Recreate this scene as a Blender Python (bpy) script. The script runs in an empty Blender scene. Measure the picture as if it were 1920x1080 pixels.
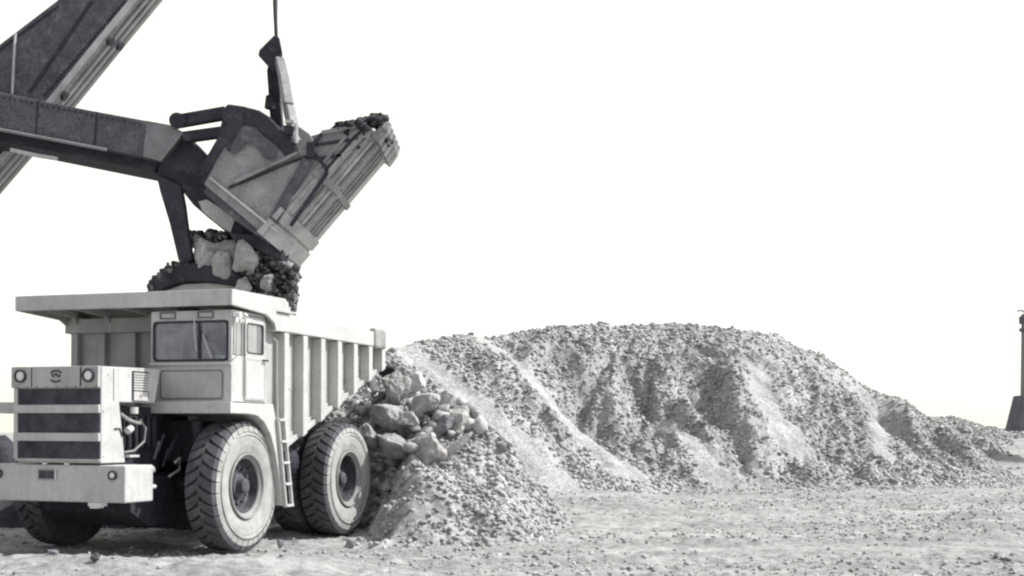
import bpy, bmesh, math, random
import numpy as np
from mathutils import Vector, Matrix
random.seed(7); rng = np.random.default_rng(7)
S = bpy.context.scene
COL = S.collection
rad = math.radians
PI = math.pi

# ------------------------------------------------------------------ camera
F = 2400.0; CX = 960.0; CY = 815.0; H = 1.72; ROLL = rad(0.3)
cr, sr = math.cos(ROLL), math.sin(ROLL)
cam = bpy.data.cameras.new('camera'); camo = bpy.data.objects.new('camera', cam); COL.objects.link(camo)
cam.sensor_width = 36; cam.lens = F/1920*36; cam.shift_y = (CY-540)/1920
cam.clip_end = 5000; cam.clip_start = 0.1
camo.matrix_world = Matrix(((cr, -sr, 0, 0), (0, 0, -1, 0), (sr, cr, 0, H), (0, 0, 0, 1)))
S.camera = camo

def at(px, py, Y):
    """world point seen at photo pixel px,py standing Y metres away"""
    X = (px-CX)/F; Z = -(py-CY)/F
    return Vector(((X*cr-Z*sr)*Y, Y, H+(Z*cr+X*sr)*Y))

# ------------------------------------------------------------------ noise
def _h(ix, iy, iz, seed):
    n = (ix.astype(np.int64)*374761393 + iy.astype(np.int64)*668265263 + iz.astype(np.int64)*2147483647 + seed*1274126177) & 0xffffffff
    n = ((n ^ (n >> 13))*1274126177) & 0xffffffff
    n = ((n ^ (n >> 16))*2246822519) & 0xffffffff
    n = n ^ (n >> 13)
    return (n & 0xffffff)/float(0xffffff)*2-1
def vn(x, y, z=None, seed=0):
    x = np.asarray(x, float); y = np.asarray(y, float)
    z = np.zeros_like(x) if z is None else np.asarray(z, float)
    x0, y0, z0 = np.floor(x), np.floor(y), np.floor(z)
    fx, fy, fz = x-x0, y-y0, z-z0
    fx, fy, fz = [t*t*(3-2*t) for t in (fx, fy, fz)]
    r = 0
    for dx in (0, 1):
        for dy in (0, 1):
            for dz in (0, 1):
                w = (fx if dx else 1-fx)*(fy if dy else 1-fy)*(fz if dz else 1-fz)
                r = r + w*_h(x0+dx, y0+dy, z0+dz, seed)
    return r
def fbm(x, y, z=None, o=4, seed=0, g=.5):
    r = 0; a = 1; f = 1
    for i in range(o):
        r = r + a*vn(x*f+i*17.3, y*f-i*9.1, None if z is None else z*f, seed+i); a *= g; f *= 2.03
    return r

# ------------------------------------------------------------------ materials
def mat(name, col, rough=.7, metal=0, var=.15, vscale=3, bump=.0, bscale=40, dust=0, dustcol=(.42, .41, .38), spec=.4,
        fine=0, island=0, stretch=(1, 1, 1), streak=0):
    m = bpy.data.materials.new(name); m.use_nodes = True
    n = m.node_tree.nodes; l = m.node_tree.links
    b = n['Principled BSDF']; b.inputs['Roughness'].default_value = rough; b.inputs['Metallic'].default_value = metal
    b.inputs['Specular IOR Level'].default_value = spec
    tc = n.new('ShaderNodeTexCoord'); mp = n.new('ShaderNodeMapping'); mp.inputs['Scale'].default_value = stretch
    l.new(tc.outputs['Object'], mp.inputs['Vector'])
    def noise(sc, det=6, r=.6):
        t = n.new('ShaderNodeTexNoise'); t.inputs['Scale'].default_value = sc; t.inputs['Detail'].default_value = det
        t.inputs['Roughness'].default_value = r; l.new(mp.outputs[0], t.inputs['Vector']); return t
    t = noise(vscale)
    ramp = n.new('ShaderNodeMapRange'); ramp.inputs['From Min'].default_value = .3; ramp.inputs['From Max'].default_value = .7
    ramp.inputs['To Min'].default_value = 1-var; ramp.inputs['To Max'].default_value = 1+var
    l.new(t.outputs['Fac'], ramp.inputs['Value'])
    val = ramp.outputs[0]
    def mul(a, bb):
        q = n.new('ShaderNodeMath'); q.operation = 'MULTIPLY'; l.new(a, q.inputs[0])
        if isinstance(bb, float): q.inputs[1].default_value = bb
        else: l.new(bb, q.inputs[1])
        return q.outputs[0]
    if fine:
        t2 = noise(vscale*14, 3, .7); r2 = n.new('ShaderNodeMapRange'); r2.inputs['From Min'].default_value = .3; r2.inputs['From Max'].default_value = .7
        r2.inputs['To Min'].default_value = 1-fine; r2.inputs['To Max'].default_value = 1+fine; l.new(t2.outputs['Fac'], r2.inputs['Value'])
        val = mul(val, r2.outputs[0])
    if island:
        g = n.new('ShaderNodeNewGeometry'); r3 = n.new('ShaderNodeMapRange'); r3.inputs['To Min'].default_value = 1-island; r3.inputs['To Max'].default_value = 1+island
        l.new(g.outputs['Random Per Island'], r3.inputs['Value']); val = mul(val, r3.outputs[0])
    if streak:
        mp2 = n.new('ShaderNodeMapping'); mp2.inputs['Scale'].default_value = (9, 9, .7); l.new(tc.outputs['Object'], mp2.inputs['Vector'])
        t4 = n.new('ShaderNodeTexNoise'); t4.inputs['Scale'].default_value = 1.5; t4.inputs['Detail'].default_value = 5; l.new(mp2.outputs[0], t4.inputs['Vector'])
        r4 = n.new('ShaderNodeMapRange'); r4.inputs['From Min'].default_value = .35; r4.inputs['From Max'].default_value = .7
        r4.inputs['To Min'].default_value = 1; r4.inputs['To Max'].default_value = 1-streak; l.new(t4.outputs['Fac'], r4.inputs['Value']); val = mul(val, r4.outputs[0])
    mx = n.new('ShaderNodeVectorMath'); mx.operation = 'SCALE'; mx.inputs[0].default_value = col; l.new(val, mx.inputs['Scale'])
    out = mx.outputs[0]
    if dust:
        t3 = noise(vscale*1.7, 8, .65); r5 = n.new('ShaderNodeMapRange'); r5.inputs['From Min'].default_value = .62-dust*.35; r5.inputs['From Max'].default_value = .72
        l.new(t3.outputs['Fac'], r5.inputs['Value'])
        mm = n.new('ShaderNodeMix'); mm.data_type = 'RGBA'; l.new(r5.outputs[0], mm.inputs['Factor'])
        l.new(out, mm.inputs['A']); mm.inputs['B'].default_value = (*dustcol, 1); out = mm.outputs['Result']
    if name == 'quarry_floor':                     # pale crushed streaks left by passing wheels
        mp3 = n.new('ShaderNodeMapping'); mp3.inputs['Scale'].default_value = (.13, 1.5, 1); mp3.inputs['Rotation'].default_value = (0, 0, rad(6)); l.new(tc.outputs['Object'], mp3.inputs['Vector'])
        t6 = n.new('ShaderNodeTexNoise'); t6.inputs['Scale'].default_value = 1.3; t6.inputs['Detail'].default_value = 7; t6.inputs['Roughness'].default_value = .6; t6.inputs['Distortion'].default_value = .6; l.new(mp3.outputs[0], t6.inputs['Vector'])
        for lo, hi, c6, k6 in ((.52, .64, (.42, .415, .40, 1), .6), (.47, .36, (.20, .198, .195, 1), .55)):
            r6 = n.new('ShaderNodeMapRange'); r6.inputs['From Min'].default_value = lo; r6.inputs['From Max'].default_value = hi; r6.inputs['To Max'].default_value = k6; l.new(t6.outputs['Fac'], r6.inputs['Value'])
            m6 = n.new('ShaderNodeMix'); m6.data_type = 'RGBA'; l.new(r6.outputs[0], m6.inputs['Factor']); l.new(out, m6.inputs['A']); m6.inputs['B'].default_value = c6; out = m6.outputs['Result']
    l.new(out, b.inputs['Base Color'])
    if bump:
        tb = noise(bscale, 8, .65); bb = n.new('ShaderNodeBump'); bb.inputs['Strength'].default_value = bump; bb.inputs['Distance'].default_value = .04
        l.new(tb.outputs['Fac'], bb.inputs['Height']); l.new(bb.outputs[0], b.inputs['Normal'])
    return m
PAINT = mat('truck_paint', (.50, .496, .472), .55, var=.13, vscale=1.6, bump=.12, bscale=3.5, dust=.22, dustcol=(.38, .375, .36), fine=.10, streak=.10)
PAINT_D = mat('weathered_body_paint', (.44, .435, .415), .65, var=.14, vscale=2.2, bump=.1, bscale=12, dust=.25, dustcol=(.36, .355, .34), fine=.07, streak=.12)
BLACK = mat('greasy_black', (.022, .022, .03), .75, var=.4, vscale=6, dust=.15, dustcol=(.07, .07, .08))
GRILLE = mat('grille_mesh', (.085, .086, .10), .8, var=.45, vscale=5, fine=.35, bump=.4, bscale=90)
RUBBER = mat('dusty_rubber', (.08, .08, .086), .9, var=.3, vscale=5, dust=.3, dustcol=(.14, .14, .135), bump=.2, bscale=60)
RUBWALL = mat('dust_caked_sidewall', (.36, .355, .335), .95, var=.22, vscale=4, dust=.3, dustcol=(.3, .29, .27), bump=.15, bscale=50)
RIMM = mat('rim_paint', (.27, .266, .255), .7, var=.2, vscale=5, dust=.3, dustcol=(.22, .22, .21))
RIMD = mat('rim_dish_shade', (.075, .075, .085), .85, var=.3, vscale=5, dust=.25, dustcol=(.2, .2, .19))  # dark colour puts the recess shade into dish and hub
SEAL = mat('rubber_seal', (.03, .03, .036), .7)
CHROME = mat('lamp_lens', (.75, .75, .72), .25, var=.08, spec=.8)
SHOVEL = mat('shovel_steel', (.10, .10, .11), .75, var=.3, vscale=3.5, bump=.5, bscale=22, dust=.2, dustcol=(.2, .2, .2), fine=.6)
SHOVEL_D = mat('shovel_dark_steel', (.034, .034, .043), .8, var=.4, vscale=3, bump=.3, bscale=14, dust=.2, dustcol=(.08, .08, .09), fine=.3)
DIP = mat('scoured_dipper_steel', (.27, .268, .262), .6, var=.3, vscale=2.0, bump=.35, bscale=16, dust=.35, dustcol=(.15, .15, .15), fine=.25)
DIPF = mat('bright_worn_steel', (.45, .445, .43), .5, var=.2, vscale=2.5, bump=.3, bscale=18, dust=.3, dustcol=(.28, .28, .27), fine=.2)
ROPE = mat('wire_rope', (.03, .03, .035), .6)
PIPE = mat('pale_pipe', (.5, .49, .47), .6, var=.25, vscale=2)
ROCK = mat('blasted_rock', (.345, .342, .332), .95, var=.3, vscale=2.5, bump=.8, bscale=9, fine=.25, island=.28)
ROCKD = mat('damp_rock', (.11, .109, .115), .95, var=.4, vscale=3, bump=.8, bscale=12, fine=.3, island=.75)
BOULD = mat('pale_boulder', (.42, .41, .39), .95, var=.3, vscale=3.2, bump=1.0, bscale=10, fine=.3, dust=.35, dustcol=(.24, .235, .23))
HEAPM = mat('stockpile_rubble', (.32, .318, .308), .95, var=.28, vscale=.8, bump=1.0, bscale=10, fine=.5)
GROUND = mat('quarry_floor', (.275, .273, .262), .95, var=.2, vscale=.55, bump=1.0, bscale=11, fine=.4, stretch=(.7, 1.1, 1))
MAST = mat('post_paint', (.17, .20, .18), .7)
CONC = mat('dark_plinth', (.10, .10, .115), .9, var=.3, vscale=2, bump=.3)
SEATM = mat('seat_vinyl', (.08, .08, .09), .6)

def glass(name):
    m = bpy.data.materials.new(name); m.use_nodes = True; n = m.node_tree.nodes; l = m.node_tree.links
    n.clear(); o = n.new('ShaderNodeOutputMaterial'); t = n.new('ShaderNodeBsdfTransparent'); t.inputs[0].default_value = (.78, .8, .82, 1)
    g = n.new('ShaderNodeBsdfGlossy'); g.inputs['Roughness'].default_value = .08; d = n.new('ShaderNodeBsdfDiffuse'); d.inputs[0].default_value = (.4, .4, .38, 1)
    lw = n.new('ShaderNodeLayerWeight'); lw.inputs[0].default_value = .35
    a = n.new('ShaderNodeMixShader'); b = n.new('ShaderNodeMixShader')
    tn = n.new('ShaderNodeTexNoise'); tn.inputs['Scale'].default_value = 4; mr = n.new('ShaderNodeMapRange'); mr.inputs['From Min'].default_value = .4; mr.inputs['From Max'].default_value = .75; mr.inputs['To Min'].default_value = .08; mr.inputs['To Max'].default_value = .45
    tc = n.new('ShaderNodeTexCoord'); l.new(tc.outputs['Object'], tn.inputs['Vector']); l.new(tn.outputs['Fac'], mr.inputs['Value'])
    l.new(mr.outputs[0], a.inputs[0]); l.new(t.outputs[0], a.inputs[1]); l.new(d.outputs[0], a.inputs[2])
    l.new(lw.outputs['Facing'], b.inputs[0]); l.new(a.outputs[0], b.inputs[1]); l.new(g.outputs[0], b.inputs[2]); l.new(b.outputs[0], o.inputs[0])
    return m
GLASS = glass('dusty_glass')

# ------------------------------------------------------------------ mesh builder
class MB:
    def __init__(s): s.v = []; s.f = []; s.m = []
    def add(s, vs, fs, mi=0):
        k = len(s.v); s.v += [tuple(p) for p in vs]; s.f += [[i+k for i in f] for f in fs]; s.m += [mi]*len(fs); return s
    def box(s, x0, x1, y0, y1, z0, z1, mi=0):
        x0, x1 = sorted((x0, x1)); y0, y1 = sorted((y0, y1)); z0, z1 = sorted((z0, z1))
        v = [(x, y, z) for z in (z0, z1) for y in (y0, y1) for x in (x0, x1)]
        return s.add(v, [(0, 2, 3, 1), (4, 5, 7, 6), (0, 1, 5, 4), (2, 6, 7, 3), (0, 4, 6, 2), (1, 3, 7, 5)], mi)
    def prism(s, pts, lo, hi, ax='x', mi=0):
        n = len(pts)
        def mk(a, c):
            return (c, a[0], a[1]) if ax == 'x' else ((a[0], c, a[1]) if ax == 'y' else (a[0], a[1], c))
        v = [mk(p, lo) for p in pts]+[mk(p, hi) for p in pts]
        f = [list(range(n))[::-1], list(range(n, 2*n))]+[(i, (i+1) % n, n+(i+1) % n, n+i) for i in range(n)]
        return s.add(v, f, mi)
    def ring(s, outer, inner, lo, hi, ax='x', mi=0):
        n = len(outer)
        def mk(a, c):
            return (c, a[0], a[1]) if ax == 'x' else ((a[0], c, a[1]) if ax == 'y' else (a[0], a[1], c))
        v = [mk(p, lo) for p in outer]+[mk(p, lo) for p in inner]+[mk(p, hi) for p in outer]+[mk(p, hi) for p in inner]
        f = []
        for i in range(n):
            j = (i+1) % n
            f += [(i, j, n+j, n+i), (2*n+i, 3*n+i, 3*n+j, 2*n+j), (i, 2*n+i, 2*n+j, j), (n+i, n+j, 3*n+j, 3*n+i)]
        return s.add(v, f, mi)
    def tube(s, pts, r, n=8, mi=0, r1=None):
        pts = [Vector(p) for p in pts]; vs = []; fs = []
        r1 = r if r1 is None else r1
        for i, p in enumerate(pts):
            d = (pts[min(i+1, len(pts)-1)]-pts[max(i-1, 0)]).normalized()
            a = d.cross(Vector((0, 0, 1)) if abs(d.z) < .9 else Vector((1, 0, 0))).normalized(); b = d.cross(a)
            rr = r+(r1-r)*i/max(1, len(pts)-1)
            vs += [p+a*math.cos(2*PI*k/n)*rr+b*math.sin(2*PI*k/n)*rr for k in range(n)]
        for i in range(len(pts)-1):
            for k in range(n):
                fs.append((i*n+k, i*n+(k+1) % n, (i+1)*n+(k+1) % n, (i+1)*n+k))
        fs += [list(range(n))[::-1], [(len(pts)-1)*n+k for k in range(n)]]
        return s.add(vs, fs, mi)
    def lathe_x(s, prof, c, n=64, mi=0, mfun=None):
        vs = []; fs = []; ms = []
        for (x, r) in prof:
            vs += [(c[0]+x, c[1]+r*math.cos(2*PI*k/n), c[2]+r*math.sin(2*PI*k/n)) for k in range(n)]
        for i in range(len(prof)-1):
            for k in range(n):
                fs.append((i*n+k, (i+1)*n+k, (i+1)*n+(k+1) % n, i*n+(k+1) % n)); ms.append(mfun(i) if mfun else mi)
        k0 = len(s.v); s.add(vs, fs, mi); s.m[-len(ms):] = ms
        return s
    def beam(s, p, q, w, h, mi=0):
        """box beam from p to q: w across (horizontal), h the other way"""
        p = Vector(p); q = Vector(q); d = (q-p).normalized(); a = d.cross(Vector((0, 0, 1)))
        if a.length < .01: a = Vector((1, 0, 0))
        a.normalize(); b = a.cross(d)
        vs = [c+a*sx*w/2+b*sz*h/2 for c in (p, q) for sx, sz in ((-1, -1), (1, -1), (1, 1), (-1, 1))]
        return s.add(vs, [(0, 1, 2, 3), (7, 6, 5, 4), (0, 4, 5, 1), (1, 5, 6, 2), (2, 6, 7, 3), (3, 7, 4, 0)], mi)
    def build(s, name, mats, parent=None, bevel=0, smooth=False, solid=0):
        me = bpy.data.meshes.new(name); me.from_pydata(s.v, [], s.f)
        mats = mats if isinstance(mats, (list, tuple)) else [mats]
        for m in mats: me.materials.append(m)
        me.polygons.foreach_set('material_index', s.m)
        bm = bmesh.new(); bm.from_mesh(me); bmesh.ops.recalc_face_normals(bm, faces=bm.faces); bm.to_mesh(me); bm.free()
        if smooth: me.polygons.foreach_set('use_smooth', [True]*len(me.polygons))
        o = bpy.data.objects.new(name, me); COL.objects.link(o)
        if parent is not None: o.parent = parent
        if solid:
            md = o.modifiers.new('solid', 'SOLIDIFY'); md.thickness = solid
        if bevel:
            md = o.modifiers.new('bevel', 'BEVEL'); md.width = bevel; md.segments = 2; md.limit_method = 'ANGLE'; md.angle_limit = rad(35)
        return o
def tag(o, label=None, cat=None, group=None, kind=None):
    if label: o['label'] = label
    if cat: o['category'] = cat
    if group: o['group'] = group
    if kind: o['kind'] = kind
    return o
def empty(name, loc, rz=0):
    o = bpy.data.objects.new(name, None); COL.objects.link(o); o.location = loc; o.rotation_euler = (0, 0, rz); o.empty_display_size = .3
    return o

# ================================================================== HAUL TRUCK
# local frame: x to the right seen from the camera (x = -u), y towards the tail, z up
OX, OY = -3.913, 18.456
truck = empty('haul_truck', (OX, OY, 0), rad(-18))
tag(truck, 'pale off-highway dump truck with canopied dump body, parked under the shovel bucket', 'dump truck')

# ---- wheels
def make_tyre(xo, yc, side=1):
    """xo: x of outer face; side=1 outer face looks to +x"""
    mb = MB(); zc = .95; W = .5
    prof = [(-.07, .45), (-.03, .50), (0, .60), (.012, .70), (0, .79), (-.03, .86), (-.07, .895), (-.25, .905), (-.43, .895), (-.47, .86), (-.5, .79), (-.512, .70), (-.5, .60), (-.47, .50), (-.43, .45)]
    def mf(i): return 1 if i < 5 else 0
    mb.lathe_x([(p[0]*side, p[1]) for p in prof], (xo, yc, zc), 72, 0, mf)
    # raised bead ring on the sidewall
    mb.lathe_x([(p*side, r) for p, r in ((.004, .735), (.022, .745), (.022, .765), (-.0, .775))], (xo, yc, zc), 72, 1)
    N = 34
    for k in range(N):
        for sd in (0, 1):
            th0 = 2*PI*k/N + (0 if sd == 0 else PI/N)
            st = [(.012, .80, .0), (-.004, .875, .0), (-.035, .945, -.01), (-.10, .953, -.04), (-.18, .955, -.09), (-.262, .953, -.15)]
            w = [.074, .078, .078, .073, .064, .052]
            rows = []
            for j, (x, r, da) in enumerate(st):
                if sd: x = -.5-x
                th = th0+da*1.0
                for e_ in (-1, 1):
                    rows.append((xo+x*side, yc+r*math.cos(th+e_*w[j]), zc+r*math.sin(th+e_*w[j])))
                rb = .78 if j == 0 else .86
                for e_ in (-1, 1):
                    ww = w[j]*1.12
                    xx = x if j else x-.02*(1 if not sd else -1)
                    rows.append((xo+xx*side, yc+min(rb, r-.02)*math.cos(th+e_*ww), zc+min(rb, r-.02)*math.sin(th+e_*ww)))
            fs = []
            for j in range(len(st)-1):
                a = j*4; b = a+4
                fs += [(a, a+1, b+1, b), (a, b, b+2, a+2), (a+1, a+3, b+3, b+1)]
            fs += [(0, 2, 3, 1), (len(rows)-4, len(rows)-3, len(rows)-1, len(rows)-2)]
            k0 = len(mb.m); mb.add(rows, fs, 0)
            for q in range(k0, k0+(3 if not sd else 0)): mb.m[q] = 1     # dusty shoulder ends
    o = mb.build('tyre', [RUBBER, RUBWALL], truck)
    return o
def make_rim(tyre, xo, yc, side, deep):
    mb = MB(); zc = .95
    mb.lathe_x([(p*side, r) for p, r in ((-.07, .47), (-.01, .485), (.004, .475), (-.0, .455), (-.03, .44), (-.05, .405), (-.07, .40))], (xo, yc, zc), 64, 0)
    mb.lathe_x([(p*side, r) for p, r in ((-.065, .402), (-deep, .385), (-deep-.01, .34), (-deep-.01, .0))], (xo, yc, zc), 64, 1)
    r = mb.build('rim', [RIMM, RIMD], tyre, smooth=False)
    mb = MB()
    hub = [(-deep, .0), (-deep, .19), (-deep+.05, .18), (-deep+.06, .12), (-deep+.15, .11), (-deep+.17, .08), (-deep+.17, .0)]
    mb.lathe_x([(p*side, q) for p, q in hub], (xo, yc, zc), 32, 0)
    for k in range(12):
        a = 2*PI*k/12; cy = yc+.27*math.cos(a); cz = zc+.27*math.sin(a)
        mb.tube([(xo-(deep+.02)*side, cy, cz), (xo-(deep-.045)*side, cy, cz)], .022, 6)
    mb.build('hub', [RIMD], tyre, bevel=0)
for (xo, yc, side, deep) in ((0, .22, 1, .19), (-3.4, .22, -1, .19), (0, 3.68, 1, .27), (-1.1, 3.68, -1, .2), (-3.4, 3.68, -1, .27), (-2.3, 3.68, 1, .2)):
    t = make_tyre(xo, yc, side); make_rim(t, xo, yc, side, deep)

# ---- dump body
mb = MB()
side_poly = [(.8, 1.42), (1.28, 1.55), (4.85, 2.93), (4.85, 3.3), (.8, 3.3)]
for x0, x1 in ((-.12, -.07), (-3.40, -3.35)):
    mb.prism(side_poly, x0, x1)
mb.box(-3.4, -.05, .8, .86, 1.42, 3.5)                                    # headboard
mb.prism([(.86, 1.40), (1.28, 1.50), (4.85, 2.88), (4.85, 2.96), (1.25, 1.60), (.86, 1.50)], -3.4, -.05)   # sloping floor
body = mb.build('dump_body', PAINT_D, truck, bevel=.008)
def rail(u0, u1):
    m = MB(); m.prism([(.8, 3.26), (1.42, 3.27), (4.9, 3.27), (4.9, 3.53), (1.38, 3.545), (.8, 3.545)], -u0, -u1); return m
rail(-.1, .1).build('side_rail', PAINT, body, bevel=.015); rail(3.32, 3.52).build('side_rail', PAINT, body, bevel=.015)
MB().box(-.01, .135, 4.42, 4.93, 3.24, 3.60).build('corner_cap', mat('dented_corner_paint', (.30, .297, .285), .8, var=.3, vscale=3, bump=.4, bscale=8), body, bevel=.05)
def zb(v): return 1.42+(v-.8)*.27 if v < 1.28 else 1.55+(v-1.28)*.3866
for v in (1.12, 1.74, 2.36, 2.98, 3.60, 4.22, 4.78):
    for (xa, xb) in ((-.069, .105), (-3.555, -3.401)):
        m = MB(); m.prism([(v, zb(v)-.06), (v+.15, zb(v+.15)-.06), (v+.15, 3.255), (v, 3.255)], xa, xb); m.build('rib', PAINT, body, bevel=.01)
m = MB()
m.prism([(1.28, 1.46), (4.85, 2.84), (4.85, 2.925), (1.28, 1.545)], -.069, .02); m.build('bottom_edge', PAINT_D, body, bevel=.008)
for u in (.55, 1.2, 1.75, 2.30, 2.86, 3.36):                              # headboard ribs
    MB().box(-u-.06, -u+.06, .68, .799, 1.45, 3.27).build('rib', PAINT_D, body, bevel=.008)
MB().box(-3.52, -.0, .66, .798, 3.275, 3.50).build('cross_member', PAINT_D, body, bevel=.01)
for u in (1.0, 2.4):                                                       # long bed frame beams under the floor
    m = MB(); m.prism([(1.0, 1.15), (4.4, 1.25), (4.7, 2.75), (1.3, 1.45)], -u-.09, -u+.09); m.build('bed_beam', BLACK, body)
# canopy
m = MB()
cs = [(-.5, 3.522), (.5, 3.47), (.74, 3.36), (.798, 3.262), (.799, 3.55), (1.3, 3.55), (1.08, 3.765), (-.5, 3.745)]
m.prism([(-.46, 3.70), (1.02, 3.72), (1.25, 3.56), (1.3, 3.53), (1.1, 3.52), (.9, 3.62), (-.46, 3.62)], -3.46, .08)
m.prism(cs, .081, .14); m.prism(cs, -3.52, -3.461)
m.box(-3.461, .081, -.5, -.44, 3.52, 3.746)
for u in (.3, 1.1, 1.9, 2.7, 3.3): m.prism([(-.43, 3.56), (.55, 3.51), (.66, 3.40), (.66, 3.61), (-.43, 3.615)], -u-.03, -u+.03)
m.build('canopy', PAINT, body, bevel=.012)
# spilled dirt load in the bed
# ---- hood / radiator
m = MB()
m.prism([(-1.9, 1.31), (-1.36, 1.31), (-1.5, 2.13), (-.66, 2.14), (-.53, 2.63), (-1.9, 2.60)], -2.33, -.99)
hood = m.build('hood', PAINT, truck, bevel=.015)
m = MB().box(-2.385, -1.0, -1.96, -1.901, 2.315, 2.602); m.build('headlight_panel', PAINT_D, hood, bevel=.012)
for (u, w) in ((2.05, .012), (1.27, .02)):
    MB().box(-u-w/2, -u+w/2, -1.966, -1.961, 2.33, 2.59).build('panel_seam', SEAL, hood)
for u in (2.22, 1.14):
    m = MB()
    c = (-u, -1.985, 2.475)
    def lathey(mb, prof, c, n=28, mi=0):
        vs = []; fs = []
        for (y, r) in prof: vs += [(c[0]+r*math.cos(2*PI*k/n), c[1]+y, c[2]+r*math.sin(2*PI*k/n)) for k in range(n)]
        for i in range(len(prof)-1):
            for k in range(n): fs.append((i*n+k, i*n+(k+1) % n, (i+1)*n+(k+1) % n, (i+1)*n+k))
        mb.add(vs, fs, mi)
    lathey(m, [(.024, .088), (-.012, .088), (-.012, .072), (.006, .068)], c, mi=0)
    lathey(m, [(.006, .068), (-.008, .05), (-.016, .02), (-.018, .0)], c, mi=1)
    m.build('headlight', [SEAL, CHROME], hood, smooth=False)
# emblem: stacked rounded strokes
m = MB()
def stroke(m, pts, r):
    m.tube([(-1.66+a, -1.966, 2.467+b) for a, b in pts], r, 6)
stroke(m, [(-.075, .045), (-.05, .068), (.0, .076), (.055, .07), (.085, .045)], .011)
stroke(m, [(-.06, .035), (-.055, .008), (-.03, -.005)], .008)
stroke(m, [(-.025, .02), (.005, .032), (.02, .012), (.045, -.004), (.07, .018)], .011)
stroke(m, [(-.08, -.045), (-.05, -.066), (.0, -.072), (.05, -.066), (.07, -.05)], .011)
m.build('emblem', SEAL, hood)
for z0, z1 in ((2.09, 2.30), (1.715, 1.975), (1.37, 1.60)):
    m = MB().box(-2.30, -1.0+.0, -1.915, -1.899, z0, z1)
    k = 44
    for i in range(k):
        x = -2.29+i*(1.28/k); m.box(x, x+.012, -1.925, -1.9151, z0+.004, z1-.004)
    m.build('grille', GRILLE, hood)
for z0, z1 in ((1.977, 2.088), (1.602, 1.713)):
    MB().box(-2.36, -1.0, -1.945, -1.899, z0, z1).build('grille_bar', PAINT, hood, bevel=.008)
MB().box(-2.34, -1.0, -1.93, -1.899, 1.335, 1.366).build('grille_bar', PAINT_D, hood, bevel=.004)
MB().box(-2.36, -2.3, -1.935, -1.899, 1.367, 2.314).build('grille_frame', PAINT, hood, bevel=.004)
# side vent with louvres and service plate
m = MB(); m.box(-.989, -.98, -1.22, -.83, 2.16, 2.57); m.build('vent', SEAL, hood)
m = MB()
for i in range(7):
    z = 2.305+i*.036; m.prism([(z, 0), (z+.028, 0), (z+.02, .02)], -1.2, -.85)
mm = MB()
for i in range(7):
    z = 2.305+i*.036
    mm.box(-.9795, -.965, -1.20, -.85, z, z+.026)
mm.build('louvre', PAINT, hood, bevel=.003)
MB().box(-.9795, -.972, -1.19, -.86, 2.165, 2.29).build('service_plate', PAINT, hood)
MB().tube([(-.9715, -1.03, 2.228), (-.969, -1.03, 2.228)], .022, 10).build('plate_mark', mat('faded_red_mark', (.22, .12, .12)), hood)
m = MB(); m.tube([(-.98, -1.62, 1.77), (-.98, -1.50, 1.775), (-.98, -1.46, 1.70), (-.98, -1.45, 1.67)], .01); m.build('latch', SEAL, hood)
m = MB(); m.box(-.989, -.986, -1.64, -1.63, 2.15, 2.58); m.build('panel_seam', SEAL, hood)
for vv, zz in ((-1.85, 1.4), (-1.85, 2.0), (-1.42, 1.4), (-.72, 2.5), (-.75, 2.3), (-1.75, 2.5), (-1.3, 2.5)):
    MB().tube([(-.989, vv, zz), (-.98, vv, zz)], .012, 6).build('bolt', PAINT_D, hood)

for k in range(9): MB().tube([(-1.03-k*.155, -1.962, 2.33), (-1.03-k*.155, -1.968, 2.33)], .009, 6).build('rivet', SEAL, hood)
# ---- bumper
m = MB(); m.prism([(-2.86, -1.9), (-.62, -1.9), (-.62, -1.25), (-2.86, -1.25)], .79, 1.285, 'z')
bump = m.build('bumper', PAINT, truck, bevel=.02)
bump.data.materials.clear(); bump.data.materials.append(PAINT)
for u in (.80, 2.62):
    m = MB(); lathey(m, [(.02, .062), (-.02, .062), (-.02, .048), (-.005, .045)], (-u, -1.92, 1.155), 22, 0)
    lathey(m, [(-.005, .045), (-.018, .03), (-.024, 0)], (-u, -1.92, 1.155), 22, 1)
    m.build('fog_lamp', [SEAL, CHROME], bump)
MB().box(-1.98, -1.68, -1.912, -1.901, 1.08, 1.225).build('number_plate', mat('plate_back', (.3, .3, .29), var=.1), bump)
m = MB()
for a, b in ((-1.962, -1.845), (-1.835, -1.725)):
    m.box(a, b, -1.916, -1.9125, 1.10, 1.205)
for a in (-1.94, -1.90, -1.87): m.box(a, a+.012, -1.9185, -1.9165, 1.115, 1.19)
m.build('plate_characters', mat('plate_ink', (.06, .06, .065), fine=.5, vscale=9), bump)
MB().box(-1.70, -1.685, -1.92, -1.9125, 1.075, 1.23).build('plate_bracket', CHROME, bump)
m = MB(); m.box(-1.23, -1.03, -1.85, -1.7, .735, .789); m.box(-1.19, -1.07, -1.87, -1.72, .71, .734); m.build('tow_bracket', CHROME, bump, bevel=.006)
for a in (-1.9, -1.55):
    MB().box(a, a+.06, -1.93, -1.88, 1.286, 1.31).build('hinge', CHROME, bump, bevel=.004)

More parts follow.
